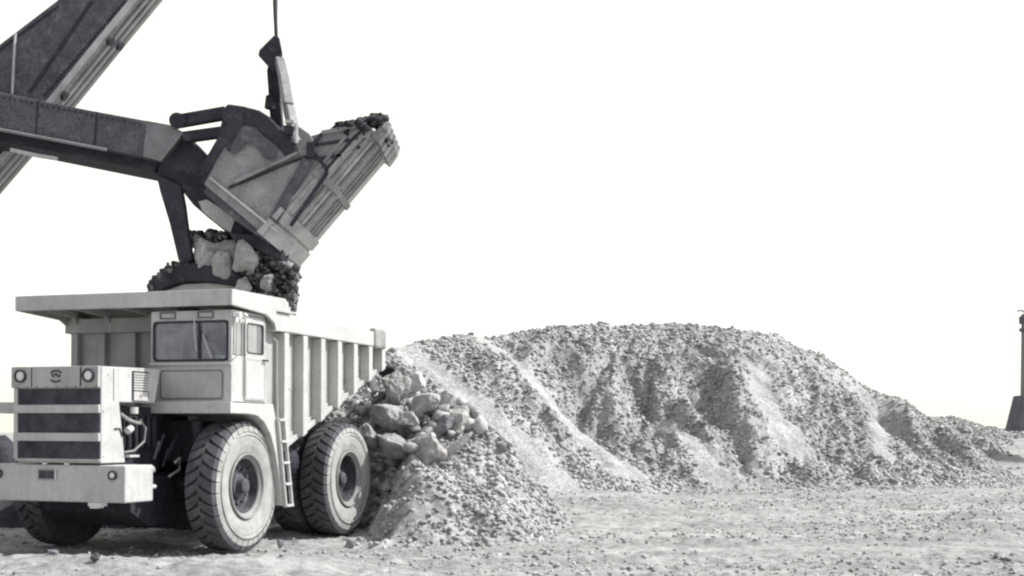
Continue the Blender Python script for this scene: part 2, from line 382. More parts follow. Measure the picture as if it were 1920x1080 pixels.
# ---- chassis and machinery beneath
m = MB()
for u in (1.22, 2.12):
    m.box(-u-.09, -u+.09, -1.24, 4.55, .78, 1.14)
for v in (-.9, .9, 2.2, 4.3): m.box(-2.2, -1.1, v-.08, v+.08, .84, 1.08)
chas = m.build('chassis', BLACK, truck, bevel=.01)
m = MB(); m.box(-2.15, -1.15, -1.34, -.3, 1.15, 2.08); m.box(-2.0, -1.3, -.3, .7, 1.2, 2.0); m.box(-2.8, -.62, .02, .42, 1.3, 1.9)
for i in range(6): m.tube([(-1.12, -1.25+i*.15, 1.5), (-1.12, -1.25+i*.15, 1.95)], .045, 8)
m.build('engine', BLACK, chas, bevel=.03)
m = MB(); m.tube([(-2.95, .22, .95), (-.45, .22, .95)], .13, 12); m.box(-2.0, -1.4, .05, .4, .78, 1.12); m.build('front_axle', BLACK, chas)
m = MB(); m.tube([(-2.4, 3.68, .95), (-1.0, 3.68, .95)], .22, 14); m.tube([(-1.7, 3.4, .95), (-1.7, 3.98, .95)], .38, 16); m.build('rear_axle', BLACK, chas)
MB().box(-2.9, -2.3, 1.0, 2.5, .95, 1.55).build('battery_box', BLACK, chas, bevel=.02); MB().tube([(-.75, 1.25, 1.25), (-.75, 2.7, 1.25)], .3, 18).build('fuel_tank', BLACK, chas, bevel=.02)
m = MB()
for pts, r_ in (([(-1.0, -1.47, 1.98), (-.96, -1.35, 1.90), (-.95, -1.2, 1.86), (-.95, -1.08, 1.85)], .025), ([(-.97, -1.05, 1.9), (-.96, -.93, 1.78), (-.97, -.95, 1.6), (-1.0, -1.15, 1.47), (-1.05, -1.3, 1.45)], .016),
               ([(-.7, -.6, 1.30), (-.72, -.45, 1.36), (-.75, -.4, 1.2), (-.8, -.6, 1.1)], .02)):
    MB().tube(pts, r_).build('hose', RIMM, chas)
for p_, q_, r_ in (((-.93, -1.25, 1.98), (-.93, -1.25, 2.07), .055), ((-.96, -1.36, 1.74), (-.96, -1.27, 1.78), .05), ((-.78, -1.1, 1.2), (-.74, -1.05, 1.22), .045), ((-.7, -1.22, .98), (-.68, -1.12, .98), .03)):
    MB().tube([p_, q_], r_, 12).build('filter', PAINT, chas)
MB().box(-1.0, -.93, -1.34, -1.12, 1.385, 1.415).build('bracket', PAINT, chas)
for k in range(7):
    a = (-.85-.1*k*.3, -.9+.16*k, 1.35+.12*math.sin(k*2.1)); MB().tube([a, (a[0]+.02, a[1]+.1, a[2]+.25)], .02, 6).build('linkage', BLACK, chas)
for x_ in (-.55, -2.85):
    MB().tube([(x_, -.3, 1.9), (x_-.05*(1 if x_ > -1 else -1), -.1, .9)], .07, 10).build('suspension_strut', BLACK, chas)
# dark plates added under the truck to block light and hide lit ground
MB().box(-3.3, -.15, .95, 1.0, 1.1, 2.05).build('shade_plate', BLACK, chas, bevel=.01)
m = MB(); m.prism([(-1.15, .62), (-.7, .40), (-.1, .40), (-.1, 1.1), (-1.15, 1.1)], -2.5, -1.05); m.build('front_shade_block', BLACK, chas, bevel=.01)  # added dark mass that deepens the shade below the bumper

MB().box(-2.85, -.55, 1.32, 1.36, .2, 1.15).build('shade_sheet', RUBBER, chas)  # added sheet hiding the lit ground seen beneath the truck
# ---- fenders
def fender(name, near):
    m = MB()
    arch = [(-.46, 2.0), (.10, 2.0), (.32, 1.975), (.52, 1.88), (.71, 1.70), (.86, 1.42), (.97, 1.10), (1.08, .62)]
    outer = [(1.15, .62), (1.07, 1.10), (.97, 1.55), (.86, 1.95), (.78, 2.155), (-.46, 2.155)]
    if near: xa, xb, wx0, wx1 = .055, .10, -1.2, .054
    else: xa, xb, wx0, wx1 = -3.82, -3.775, -3.774, -2.35
    m.prism(arch+outer, xa, xb)
    # inner curved skirt
    for i in range(len(arch)-1):
        (a, b), (c, d2) = arch[i], arch[i+1]
        wi = (wx0, wx1) if i < 2 else ((wx1-.5, wx1) if near else (wx0, wx0+.5))
        m.prism([(a, b), (c, d2), (c+.02, d2+.025), (a+.02, b+.025)], wi[0], wi[1])
    m.box(wx0, wx1, -.46, .66, 2.10, 2.155)
    m.box(min(wx0, xa), max(wx1, xb)+.04, -.52, -.461, 2.0, 2.165)
    return m.build(name, PAINT, truck, bevel=.01)
fen = fender('fender', True); fender('fender', False)
# ---- ladder
m = MB()
La = [(.86, 1.95), (1.13, .60)]; Lb = [(1.05, 1.95), (1.33, .60)]
for (p, q) in (La, Lb): m.beam((.13, p[0], p[1]), (.13, q[0], q[1]), .05, .035)
lad = m.build('ladder', PAINT, truck, bevel=.004)
for t in (0.02, .26, .50, .74, .985):
    a = La[0][0]+(La[1][0]-La[0][0])*t; z = 1.95+(0.6-1.95)*t
    MB().box(.09, .17, a, a+.2, z-.018, z+.018).build('rung', PAINT, lad, bevel=.004)
m = MB(); m.tube([(.12, .88, 1.96), (.12, .84, 2.5), (.12, .84, 3.1), (.05, .86, 3.15)], .014, 8); m.build('grab_rail', PAINT_D, lad)

# ---- cab
x0, x1, y0, y1 = -1.27, .05, -.35, .62
m = MB()
m.box(x0, x1, y0, y0+.04, 2.17, 2.745); m.box(x0, x1, y0, y0+.04, 3.315, 3.47)
m.box(x0, x0+.055, y0, y0+.04, 2.745, 3.315); m.box(x1-.055, x1, y0, y0+.04, 2.745, 3.315)
m.box(x0, x1, y0+.041, y1, 3.43, 3.475)                                   # roof
m.box(x0, x1, y1-.04, y1, 2.17, 2.9); m.box(x0, x0+.2, y1-.04, y1, 2.9, 3.42); m.box(x1-.2, x1, y1-.04, y1, 2.9, 3.42); m.box(x0+.2, x1-.2, y1-.04, y1, 3.32, 3.42)
m.box(x0, x0+.04, y0+.041, y1-.041, 2.17, 2.8); m.box(x0, x0+.04, y0+.041, y1-.041, 3.3, 3.42); m.box(x0, x0+.04, y1-.2, y1-.041, 2.8, 3.3)
m.box(x1-.04, x1-.002, y0+.041, y1-.041, 2.17, 2.83); m.box(x1-.04, x1-.002, y0+.041, y1-.041, 3.3, 3.42)   # near side sill + header
m.box(x1-.04, x1-.002, -.05, -.01, 2.83, 3.3); m.box(x1-.04, x1-.002, .54, y1-.041, 2.83, 3.3)
m.box(x0+.04, x1-.04, y0+.041, y1-.041, 2.17, 2.2)
cab = m.build('cab', PAINT, truck, bevel=.008)
def rr(x0, x1, z0, z1, r, n=5):
    p = []
    for cx, cz, a0 in ((x1-r, z0+r, -90), (x1-r, z1-r, 0), (x0+r, z1-r, 90), (x0+r, z0+r, 180)):
        for i in range(n+1):
            a = rad(a0+90*i/n); p.append((cx+r*math.cos(a), cz+r*math.sin(a)))
    return p
m = MB(); m.ring(rr(-1.235, .0, 2.745, 3.325, .07), rr(-1.205, -.03, 2.775, 3.295, .05), y0-.012, y0-.0005, 'y'); m.build('windshield_frame', SEAL, cab)
m = MB(); m.box(-1.21, -.025, y0+.012, y0+.02, 2.75, 3.31); m.build('windshield', GLASS, cab)
MB().box(-.49, -.455, y0-.02, y0-.0125, 2.78, 3.29).build('windshield_divider', SEAL, cab)
m = MB(); m.tube([(-.52, y0-.05, 3.36), (-.53, y0-.04, 3.2), (-.50, y0-.03, 2.88)], .010, 6); m.tube([(-.25, y0-.04, 2.78), (-.40, y0-.035, 3.12)], .008, 6); m.build('wiper', PAINT, cab)
m = MB(); m.ring(rr(-1.11, -.08, 2.2, 2.62, .05), rr(-1.095, -.095, 2.215, 2.605, .04), y0-.008, y0-.0005, 'y'); m.build('panel_seam', mat('seam_shadow_paint', (.16, .16, .16)), cab)
MB().prism(rr(-1.09, -.10, 2.22, 2.60, .04), y0-.014, y0-.0005, 'y').build('access_panel', PAINT_D, cab, bevel=.004)
for a, b in ((-1.12, -.86), (-.50, -.24)):
    m = MB(); m.ring(rr(a, b, 3.355, 3.455, .01, 2), rr(a+.018, b-.018, 3.373, 3.437, .006, 2), y0-.014, y0-.0005, 'y'); m.build('marker_panel', mat('marker_rim', (.14, .14, .14)), cab)
m = MB(); m.box(x0, x1, y0-.05, y0-.001, 2.69, 2.725); m.build('drip_ledge', PAINT, cab, bevel=.006)
# door
m = MB(); fr = rr(.0, .585, 2.84, 3.37, .07)
m.ring(fr, rr(.05, .52, 2.885, 3.31, .04), x1, x1+.02); m.box(x1, x1+.02, .0, .585, 2.2, 2.845)
m.build('door', PAINT, cab, bevel=.006)
m = MB(); m.ring(rr(.04, .535, 2.875, 3.32, .045), rr(.06, .51, 2.895, 3.30, .04), x1+.0201, x1+.026); m.box(x1+.0201, x1+.024, .40, .415, 2.89, 3.3); m.build('window_seal', SEAL, cab)
MB().box(x1+.002, x1+.006, .05, .53, 2.87, 3.32).build('door_window', GLASS, cab)
MB().box(x1-.006, x1-.002, -.29, -.06, 2.84, 3.3).build('quarter_window', GLASS, cab)
m = MB(); m.tube([(x1+.03, -.02, 3.36), (x1+.03, -.02, 2.25)], .009, 6); m.build('door_hinge', PAINT_D, cab)
m = MB(); m.tube([(x1+.022, .50, 2.795), (x1+.06, .50, 2.795), (x1+.06, .60, 2.795)], .014, 8); m.build('door_handle', SEAL, cab)
m = MB(); m.ring(rr(.02, .57, 2.22, 2.80, .03), rr(.035, .555, 2.235, 2.785, .02), x1+.0201, x1+.024); m.build('door_seam', PAINT_D, cab)
m = MB(); m.tube([(x1+.01, -.3, 3.40), (x1+.12, -.3, 3.40)], .04, 10); m.tube([(x1+.05, -.12, 3.36), (x1+.1, -.12, 3.42)], .035, 10); m.box(x1-.02, x1+.03, -.28, -.22, 3.3, 3.39); m.build('horn', CHROME, cab)
m = MB(); m.tube([(x1, -.33, 3.33), (x1+.09, -.36, 3.28), (x1+.09, -.36, 2.8), (x1, -.33, 2.76)], .011, 6); m.build('mirror_bracket', PAINT, cab)
m = MB(); m.box(-.75, -.25, .22, .3, 2.55, 3.1); m.box(-.75, -.25, -.05, .28, 2.45, 2.55); m.box(-.42, -.25, .1, .2, 2.55, 2.9); m.build('seat', SEATM, cab, bevel=.04)
m = MB()
ring = [(-.42+.16*math.cos(a), -.14+.05*math.sin(a), 2.86+.13*math.sin(a)) for a in [2*PI*k/20 for k in range(21)]]
m.tube(ring, .012, 6); m.tube([(-.42, -.14, 2.86), (-.42, -.28, 2.5)], .02, 6); m.tube([(-.58, -.14, 2.86), (-.26, -.14, 2.86)], .01, 6); m.build('steering_wheel', SEAL, cab)
m = MB(); m.box(-1.2, -.02, y0+.045, y0+.2, 2.55, 2.76); m.tube([(-.15, y0+.1, 2.77), (-.15, y0+.1, 2.83)], .04, 10); m.tube([(-.24, y0+.1, 2.77), (-.24, y0+.1, 2.83)], .04, 10); m.build('dashboard', CHROME, cab)

# ================================================================== ROCKS
def hull(npts, sc, seed, jitter=.0):
    r = np.random.default_rng(seed); p = r.normal(size=(npts, 3)); p /= np.linalg.norm(p, axis=1)[:, None]; p *= r.uniform(.8, 1.05, size=(npts, 1)); p *= np.array(sc)
    bm = bmesh.new()
    for q in p: bm.verts.new(q)
    res = bmesh.ops.convex_hull(bm, input=bm.verts)
    dele = list({g for g in res['geom_interior']+res['geom_unused'] if isinstance(g, bmesh.types.BMVert)})
    bmesh.ops.delete(bm, geom=dele, context='VERTS')
    return bm
def rock_mesh(name, sc, seed, m, npts=16, rough=.06, cuts=5):
    bm = hull(npts, sc, seed)
    bmesh.ops.bevel(bm, geom=bm.edges[:], offset=.05*min(sc), segments=1, affect='EDGES')
    bmesh.ops.triangulate(bm, faces=bm.faces)
    bmesh.ops.subdivide_edges(bm, edges=[e for e in bm.edges if e.calc_length() > .25*min(sc)], cuts=cuts, use_grid_fill=True)
    bmesh.ops.triangulate(bm, faces=bm.faces)
    co = np.array([v.co for v in bm.verts]); s = 1.0/max(sc)
    bm.normal_update(); no = np.array([v.normal for v in bm.verts])
    d = fbm(co[:, 0]*s*2.2+seed, co[:, 1]*s*2.2, co[:, 2]*s*2.2, 4, seed, .6)
    co = co+no*(d*rough*max(sc))[:, None]
    for v, c in zip(bm.verts, co): v.co = c
    me = bpy.data.meshes.new(name); bm.to_mesh(me); bm.free(); me.materials.append(m)
    o = bpy.data.objects.new(name, me); COL.objects.link(o); return o
PROTO = []
for i in range(14):
    bm = hull(11 if i % 2 else 15, (1, .8+.2*(i % 3)/2, .75), 100+i)
    vs = np.array([v.co for v in bm.verts]); bm.verts.index_update(); fs = np.array([[v.index for v in f.verts] for f in bm.faces if len(f.verts) == 3]); bm.free()
    PROTO.append((vs, fs))
def bulk(name, P, R, m, seed=0, squash=1):
    """many small stones in one mesh: positions P (n,3), radii R"""
    r = np.random.default_rng(seed); V = []; Fc = []; k = 0; P = np.asarray(P, float); R = np.asarray(R, float)
    pick = r.integers(len(PROTO), size=len(P))
    for t in range(len(PROTO)):
        p = P[pick == t]; s = R[pick == t]; n = len(p)
        if not n: continue
        vs, fs = PROTO[t]; a = r.uniform(0, 2*PI, (n, 3)); ca, sa = np.cos(a), np.sin(a); z = np.zeros(n); o1 = np.ones(n)
        Rz = np.stack([ca[:, 0], -sa[:, 0], z, sa[:, 0], ca[:, 0], z, z, z, o1], -1).reshape(n, 3, 3)
        Rx = np.stack([o1, z, z, z, ca[:, 1], -sa[:, 1], z, sa[:, 1], ca[:, 1]], -1).reshape(n, 3, 3)
        q = (vs[None]*r.uniform(.7, 1.2, (n, 1, 3)))@Rx.transpose(0, 2, 1)@Rz.transpose(0, 2, 1)*s[:, None, None]; q[:, :, 2] *= squash
        V.append((q+p[:, None]).reshape(-1, 3)); Fc.append((fs[None]+(k+np.arange(n)*len(vs))[:, None, None]).reshape(-1, 3)); k += n*len(vs)
    V = np.concatenate(V); Fc = np.concatenate(Fc)
    me = bpy.data.meshes.new(name); me.vertices.add(len(V)); me.vertices.foreach_set('co', V.ravel())
    me.loops.add(Fc.size); me.loops.foreach_set('vertex_index', Fc.ravel().astype(np.int32))
    me.polygons.add(len(Fc)); me.polygons.foreach_set('loop_start', np.arange(0, Fc.size, 3, dtype=np.int32)); me.polygons.foreach_set('loop_total', np.full(len(Fc), 3, dtype=np.int32))
    me.update(calc_edges=True); me.materials.append(m)
    o = bpy.data.objects.new(name, me); COL.objects.link(o); return o

# ================================================================== TERRAIN
ca18, sa18 = math.cos(rad(18)), math.sin(rad(18))
def sm(a, b, x): t = np.clip((x-a)/(b-a), 0, 1); return t*t*(3-2*t)
def ridge(x, y, pts, slope, back=None):
    best = np.full(np.shape(x), -1e3); 
    for (a, b) in zip(pts[:-1], pts[1:]):
        ax, ay, az = a; bx, by, bz = b; dx, dy = bx-ax, by-ay; L = dx*dx+dy*dy
        t = np.clip(((x-ax)*dx+(y-ay)*dy)/L, 0, 1); px = ax+t*dx; py = ay+t*dy; dist = np.hypot(x-px, y-py)
        sgn = (x-ax)*(-dy)+(y-ay)*dx   # >0 behind (left of a->b)
        s = np.where(sgn > 0, back if back else slope, slope)
        best = np.maximum(best, az+t*(bz-az)-s*dist)
    return best
sil = [(560, 690, 40), (700, 665, 40.5), (745, 652, 41), (800, 640, 42), (880, 626, 44), (905, 632, 45), (940, 632, 46), (960, 625, 47), (1050, 612, 48.5), (1130, 606, 49.5), (1180, 611, 50), (1260, 603, 51), (1300, 608, 51.5), (1390, 619, 52), (1450, 624, 53), (1490, 648, 54), (1545, 668, 55), (1560, 690, 55.5), (1600, 715, 56), (1640, 740, 57), (1700, 768, 58.5), (1750, 784, 60), (1790, 781, 61), (1830, 796, 62), (1880, 803, 63), (1960, 803, 64), (2200, 800, 66), (2600, 806, 70)]
RID = [tuple(at(*p)) for p in sil]
def base_h(x, y):
    """quarry floor"""
    z = .05*fbm(x*.22, y*.35, None, 3, 3)*sm(14, 20, y)
    z = z+.034*fbm(x*1.3, y*1.7, None, 3, 11, .6)+.024*fbm(x*4.5, y*5, None, 3, 19, .75)
    # wheel ruts running across the front
    for (yc, a, w, sl) in ((17.3, .05, .28, .02), (18.2, .045, .25, .05), (24.5, .10, .45, -.10), (27.0, .10, .5, -.06), (31, .14, .8, .12), (35, .14, .9, .02)):
        d = (y-yc-sl*(x-2)-.35*vn(x*.12, x*0+yc, None, 5))/w
        z = z+a*(np.exp(-(d-1.3)**2)+.8*np.exp(-(d+1.3)**2)-1.0*np.exp(-d*d*1.3))*sm(-5+yc*.1, 0+yc*.1, x)*(.9+.8*vn(x*.7, y*.5, None, 8))
    z = z+.16*np.exp(-((y-16.1-.25*vn(x*.5, x*0, None, 4))/.55)**2)*sm(-1.0, -2.6, x)      # low windrow before the bumper
    z = z+2.0*sm(52, 66, y)*sm(9, 20, x)*1.0
    return z
def mound_h(x, y):
    h = ridge(x, y, [(-9.5, 31, 1.5), (-5.2, 27.6, 1.8), (-3.0, 25.6, 2.45), (-2.0, 25.1, 2.4), (-1.4, 24.9, 1.8), (-.9, 25.2, .9)], .46, .7)
    h = h-.55*np.clip(x+.2, 0, 9)+.22*fbm(x*.9, y*.9, None, 5, 31, .6)
    edge = x+2.32+(y-19.5)*.085+.22*fbm(x*1.8, y*1.8, None, 3, 37, .6)                       # kept clear of the truck wheels
    u = -(ca18*(x-OX)-sa18*(y-OY)); v = sa18*(x-OX)+ca18*(y-OY)
    clear = np.maximum(sm(-.1, .95, edge), sm(5.1, 6.0, v))
    toe = sm(18.7, 19.8, y-.12*fbm(x*1.5, y*0, None, 3, 7)*3)
    return np.where(h > 0, h, h*.5)*clear*toe-.12*(1-clear*toe)
TAL = [((-3.4, 41.2), (1.6, 36.6), .75), ((-1.2, 44.6), (3.6, 39.5), .7), ((9.2, 49.3), (9.6, 44.6), .75), ((14.2, 50.5), (13.4, 46), .5), ((5.5, 44.5), (6.6, 41.5), .5)]
def talus(x, y):
    """1 inside the streaks of fine material that slid down the face"""
    best = np.zeros(np.shape(x)); xw = x+.35*vn(x*.8, y*.8, None, 71); 
    for (a, b, w) in TAL:
        dx, dy = b[0]-a[0], b[1]-a[1]; t = np.clip(((xw-a[0])*dx+(y-a[1])*dy)/(dx*dx+dy*dy), 0, 1)
        best = np.maximum(best, np.exp(-((xw-a[0]-t*dx)**2+(y-a[1]-t*dy)**2)/(w*(.7+.7*t))**2))
    return best
def pile_h(x, y):
    h = ridge(x, y, RID, .66, .5)
    tpar = x*.9-.25*y
    rtop = np.interp(x, [p[0] for p in RID], [p[2] for p in RID])
    dep = np.clip((rtop-h), 0, 1.6)/1.6*np.clip(h, 0, 1.5)/1.5
    wx = x+.9*vn(x*.35, y*.35, None, 47); g = .75*vn(wx*.38-y*.05, y*.20, None, 41)+.55*vn(wx*.95, y*.5, None, 42)+.38*vn(wx*2.1, y*1.3, None, 43)+.2*vn(wx*4.2, y*2.8, None, 44)
    tl = 1-.75*talus(x, y); h = h+dep*g*(.38+.72*np.exp(-((x-4.4)/3.2)**2))*tl*np.clip(rtop/4.5, .2, 1)
    # slumped hollow with a shaded face at the right
    for (cx_, cy_, rx, ry, dpt) in ((15.0, 51.0, .9, 2.6, 1.7), (16.6, 50.2, .7, 1.8, 1.2), (4.6, 45.2, 1.1, 2.2, 1.0), (2.3, 43.6, .9, 1.6, .9), (6.9, 46.5, .9, 2.8, 1.1)):
        h = h-dpt*np.exp(-((x-cx_)/rx)**2-((y-cy_)/ry)**2)*(h > .1)
        h = h+.55*dpt*np.exp(-((x-cx_-rx*1.5)/rx/.7)**2-((y-cy_)/ry)**2)*(h > .1)
    rough = np.clip(h+.3, 0, 1)*tl*np.clip(rtop/4.5, .25, 1)*(.4+.6*sm(.1, 1.3, rtop-h))
    h = h+rough*(.22*fbm(x*1.7, y*1.7, None, 4, 51, .62)*(.45+sm(.3, -.5, vn(x*.18+3, y*.12, None, 61)))+.10*fbm(x*3.1, y*3.1, None, 3, 52, .7))
    h = np.minimum(h, rtop+.05+.10*fbm(x*1.3, y*.8, None, 4, 57, .65))
    return h
def grid_obj(name, xs, ys, fn, m, cut=None):
    X, Y = np.meshgrid(xs, ys); Z = fn(X, Y); nx, ny = len(xs), len(ys)
    idx = np.arange(nx*ny).reshape(ny, nx)
    q = np.stack([idx[:-1, :-1], idx[:-1, 1:], idx[1:, 1:], idx[1:, :-1]], -1).reshape(-1, 4)
    V = np.stack([X, Y, Z], -1).reshape(-1, 3)
    if cut is not None:
        keep = cut(X, Y, Z).reshape(-1); q = q[keep[q].any(1)]
        used = np.zeros(len(V), bool); used[q.ravel()] = True; mp = np.cumsum(used)-1; V = V[used]; q = mp[q]
    me = bpy.data.meshes.new(name); me.vertices.add(len(V)); me.vertices.foreach_set('co', V.ravel())
    me.loops.add(q.size); me.loops.foreach_set('vertex_index', q.ravel().astype(np.int32)); me.polygons.add(len(q))
    me.polygons.foreach_set('loop_start', np.arange(0, q.size, 4, dtype=np.int32)); me.polygons.foreach_set('loop_total', np.full(len(q), 4, dtype=np.int32))
    me.update(calc_edges=True); me.materials.append(m); me.polygons.foreach_set('use_smooth', np.ones(len(q), bool))
    o = bpy.data.objects.new(name, me); COL.objects.link(o); return o
def spaced(*segs):
    out = [np.arange(a, b, s) for a, b, s in segs]; return np.concatenate(out+[[segs[-1][1]]])
xs = np.concatenate([[-3000, -1200, -500, -250, -120, -70, -45], spaced((-32, -10, .5), (-10, 9, .055), (9, 26, .14), (26, 40, .5)), [60, 100, 180, 400, 1200, 3000]])
ys = np.concatenate([[-200, -60, -20, -8, 0, 6, 10], spaced((13, 14.6, .2), (14.6, 22, .055), (22, 34, .1), (34, 66, .2), (66, 74, 1)), [85, 110, 160, 300, 700, 1500, 4000]])
g = grid_obj('ground', xs, ys, base_h, GROUND); g['kind'] = 'structure'
stock = grid_obj('rock_stockpile', np.arange(-9, 36, .085), np.concatenate([np.arange(30, 58, .085), np.arange(58, 74, .2)]), pile_h, HEAPM, lambda X, Y, Z: Z > base_h(X, Y)-.15)
tag(stock, 'long high stockpile of pale blasted rubble stretching behind the truck to the right', 'rubble heap')
mound = grid_obj('rubble_mound', np.arange(-12, 3, .06), np.arange(18.4, 33, .06), mound_h, HEAPM, lambda X, Y, Z: Z > base_h(X, Y)-.1)
tag(mound, 'low near mound of loose rubble beside and behind the rear wheel of the truck', 'rubble heap')
# added bank, coloured dark to stand for shade behind the truck
bank = grid_obj('shade_bank', np.arange(-19, -3, .09), np.arange(20.5, 29, .09), lambda x, y: ridge(x, y, [(-17, 24.1, 1.5), (-12, 24.2, 1.68), (-9.6, 24.3, 1.72), (-8.0, 24.8, 1.6), (-5.2, 26.6, .9)], .8, .7)+.16*fbm(x*1.6, y*1.6, None, 4, 77, .6),
    mat('shade_dark_earth', (.035, .035, .042), .95, var=.5, vscale=2, bump=1, bscale=9, fine=.4), lambda X, Y, Z: Z > -.05)
tag(bank, 'low added bank coloured dark as shade behind the truck, showing at the left edge', 'added bank')

# stones on the stockpile
def scatter(name, fn, xr, yr, n, rmin, rmax, m, cond, seed, emb=.25, power=2.5, sq=.8):
    r = np.random.default_rng(seed); X = r.uniform(*xr, n); Y = r.uniform(*yr, n); Z = fn(X, Y); k = cond(X, Y, Z); X, Y, Z = X[k], Y[k], Z[k]
    R = rmin+(rmax-rmin)*r.uniform(0, 1, len(X))**power
    return bulk(name, np.stack([X, Y, Z+R*emb], -1), R, m, seed, sq)
def smooth_patch(x, y): return vn(x*.28-y*.10, y*.10+x*.05, None, 63)
def pile_cond(X, Y, Z):
    rr_ = np.random.default_rng(1).uniform(-.25, .25, len(X))
    yr_ = np.interp(X, [p[0] for p in RID], [p[1] for p in RID])
    return (Z > base_h(X, Y)+.03) & (Y < yr_+1.2) & (smooth_patch(X, Y)+rr_ < .7) & (talus(X, Y)+rr_*.8 < .45)
o = scatter('stockpile_rubble', pile_h, (-7, 34), (33, 65), 260000, .024, .125, ROCK, pile_cond, 5, power=3.0)
tag(o, 'loose stones covering the face of the long stockpile', 'rubble', kind='stuff')
o = scatter('mound_rubble', mound_h, (-6, 2.5), (18.8, 30), 42000, .008, .085, ROCK, lambda X, Y, Z: (Z > base_h(X, Y)-.02) & (vn(X*.5, Y*.4, None, 91)+np.random.default_rng(4).uniform(-.4, .4, len(X)) < .35), 6, power=2.6)
tag(o, 'loose stones covering the near mound beside the rear wheel', 'rubble', kind='stuff')
def gcond(X, Y, Z):
    d = vn(X*.35, Y*.6, None, 88); return (d+np.random.default_rng(2).uniform(-.6, .6, len(X)) > .1)
o = scatter('ground_stones', base_h, (-9, 20), (14.8, 48), 120000, .006, .055, ROCK, gcond, 8, power=4.2)
tag(o, 'small stones strewn over the quarry floor', 'gravel', kind='stuff')
# windrow stones at the toe
o = scatter('toe_stones', lambda X, Y: base_h(X, Y), (1, 26), (37, 56), 12000, .02, .10, ROCK, lambda X, Y, Z: (pile_h(X, Y) < .4) & (pile_h(X, Y) > -1.6), 9, power=3)
tag(o, 'stones rolled out along the foot of the long stockpile', 'rubble', kind='stuff')

r = np.random.default_rng(77); cc = at(765, 775, 23.9); PTS = []; RS = []
for i in range(300):
    a, b_ = r.normal(0, .75), r.normal(0, .55); rr_ = r.uniform(.05, .2)
    x_, y_ = cc.x+a, cc.y+b_+.2; PTS.append((x_, y_, max(float(mound_h(np.array([x_]), np.array([y_]))[0])+rr_*.3, .05)+abs(r.normal(0, .12)))); RS.append(rr_)
o = bulk('heap_cobbles', np.array(PTS), RS, ROCK, 78); tag(o, 'head-sized angular cobbles packed between the big boulders of the near heap', 'rubble', kind='stuff')
# individual boulders: px, py, Y, half sizes(m), label, material
BL = [
 (744, 728, 23.9, (.36, .36, .38), 'pale blocky boulder at the top of the near heap just behind the truck tail', BOULD),
 (777, 716, 24.3, (.26, .24, .21), 'square grey boulder perched right of the topmost pale block', ROCK),
 (729, 700, 24.6, (.22, .22, .16), 'small grey boulder peeking over the topmost pale block', ROCKD),
 (700, 722, 24.4, (.17, .2, .2), 'dark angular boulder directly below the tail corner of the dump body', ROCKD),
 (690, 810, 22.9, (.18, .18, .19), 'small near-white round boulder touching the right side of the rear tyre', BOULD),
 (797, 752, 23.6, (.36, .3, .27), 'pale wedge-shaped boulder in the middle of the boulder cluster', BOULD),
 (838, 750, 23.9, (.22, .22, .2), 'light boulder with a rounded top behind the large right-hand slab', BOULD),
 (862, 786, 23.5, (.40, .34, .34), 'large pale slanted boulder at the right end of the cluster', BOULD),
 (797, 838, 22.6, (.48, .38, .34), 'largest pale boulder, low in the cluster with dark shade under it', BOULD),
 (732, 832, 22.7, (.36, .32, .34), 'grey squarish boulder low between the rear tyre and the largest boulder', ROCK),
 (728, 778, 23.3, (.38, .34, .30), 'broad grey boulder under the topmost pale block', ROCK),
 (672, 765, 25.2, (.28, .26, .24), 'grey boulder seen below the sloping dump body above the rear tyre', ROCK),
 (636, 776, 26.2, (.28, .24, .20), 'pale boulder showing just over the top of the rear tyre', BOULD),
 (765, 790, 23.1, (.22, .2, .24), 'narrow upright boulder between the wedge and the broad grey one', BOULD),
 (830, 800, 23.2, (.26, .22, .24), 'dark cracked boulder between the largest boulder and the right-hand slab', ROCKD),
]
for i, (px, py, Y, sc, lab, m) in enumerate(BL):
    o = rock_mesh('boulder', tuple(q*1.06 for q in sc), 200+i*3, m, 13, .085, 6)
    o.location = at(px, py, Y); o.rotation_euler = (.3*math.sin(i), .3*math.cos(i*2), i*1.3)
    tag(o, lab, 'boulder', 'boulders in the heap behind the truck')
o = rock_mesh('boulder', (.52, .13, .07), 301, BOULD, 16, .05); o.location = at(858, 834, 22.7); o.rotation_euler = (.2, -rad(42), .1)
tag(o, 'long thin splinter of pale rock leaning up to the right of the largest boulder', 'boulder', 'boulders in the heap behind the truck')
for i, (px, Y, sc, lab) in enumerate(((526, 19.85, (.10, .09, .11), 'dark stone standing alone on the ground between the front and rear wheels'),
                                    (655, 20.0, (.15, .13, .11), 'dark stone on the ground in front of the rear tyre'),
                                    (100, 16.2, (.08, .07, .05), 'dark stone on the ground below the bumper'),
                                    (180, 15.7, (.07, .07, .08), 'dark stone at the bottom edge under the bumper corner'))):
    x = (px-CX)/F*Y; z = float(base_h(np.array([x]), np.array([Y]))[0])
    o = rock_mesh('stone', sc, 330+i, ROCKD, 12, .05); o.location = (x, Y, z+sc[2]*.6); tag(o, lab, 'stone', 'single dark stones near the wheels')

# ================================================================== SHOVEL
shovel = empty('mining_shovel', (-14.5, 21.6, 0))
tag(shovel, 'dark electric rope shovel tipping its bucket over the dump truck, boom at upper left', 'excavator')
inv = Vector((-14.5, 21.6, 0))
def L(p): return Vector(p)-inv
def P(px, py, Y): return L(at(px, py, Y))
def plate(mb, pix, Y0, Y1, mi=0):
    """outline given at the near face, extruded straight back to Y1"""
    fr = [P(a, b, Y0) for a, b in pix]; n = len(fr); bk = [Vector((p.x, Y1-inv.y, p.z)) for p in fr]
    mb.add(fr+bk, [list(range(n))[::-1], list(range(n, 2*n))]+[(i, (i+1) % n, n+(i+1) % n, n+i) for i in range(n)], mi); return mb
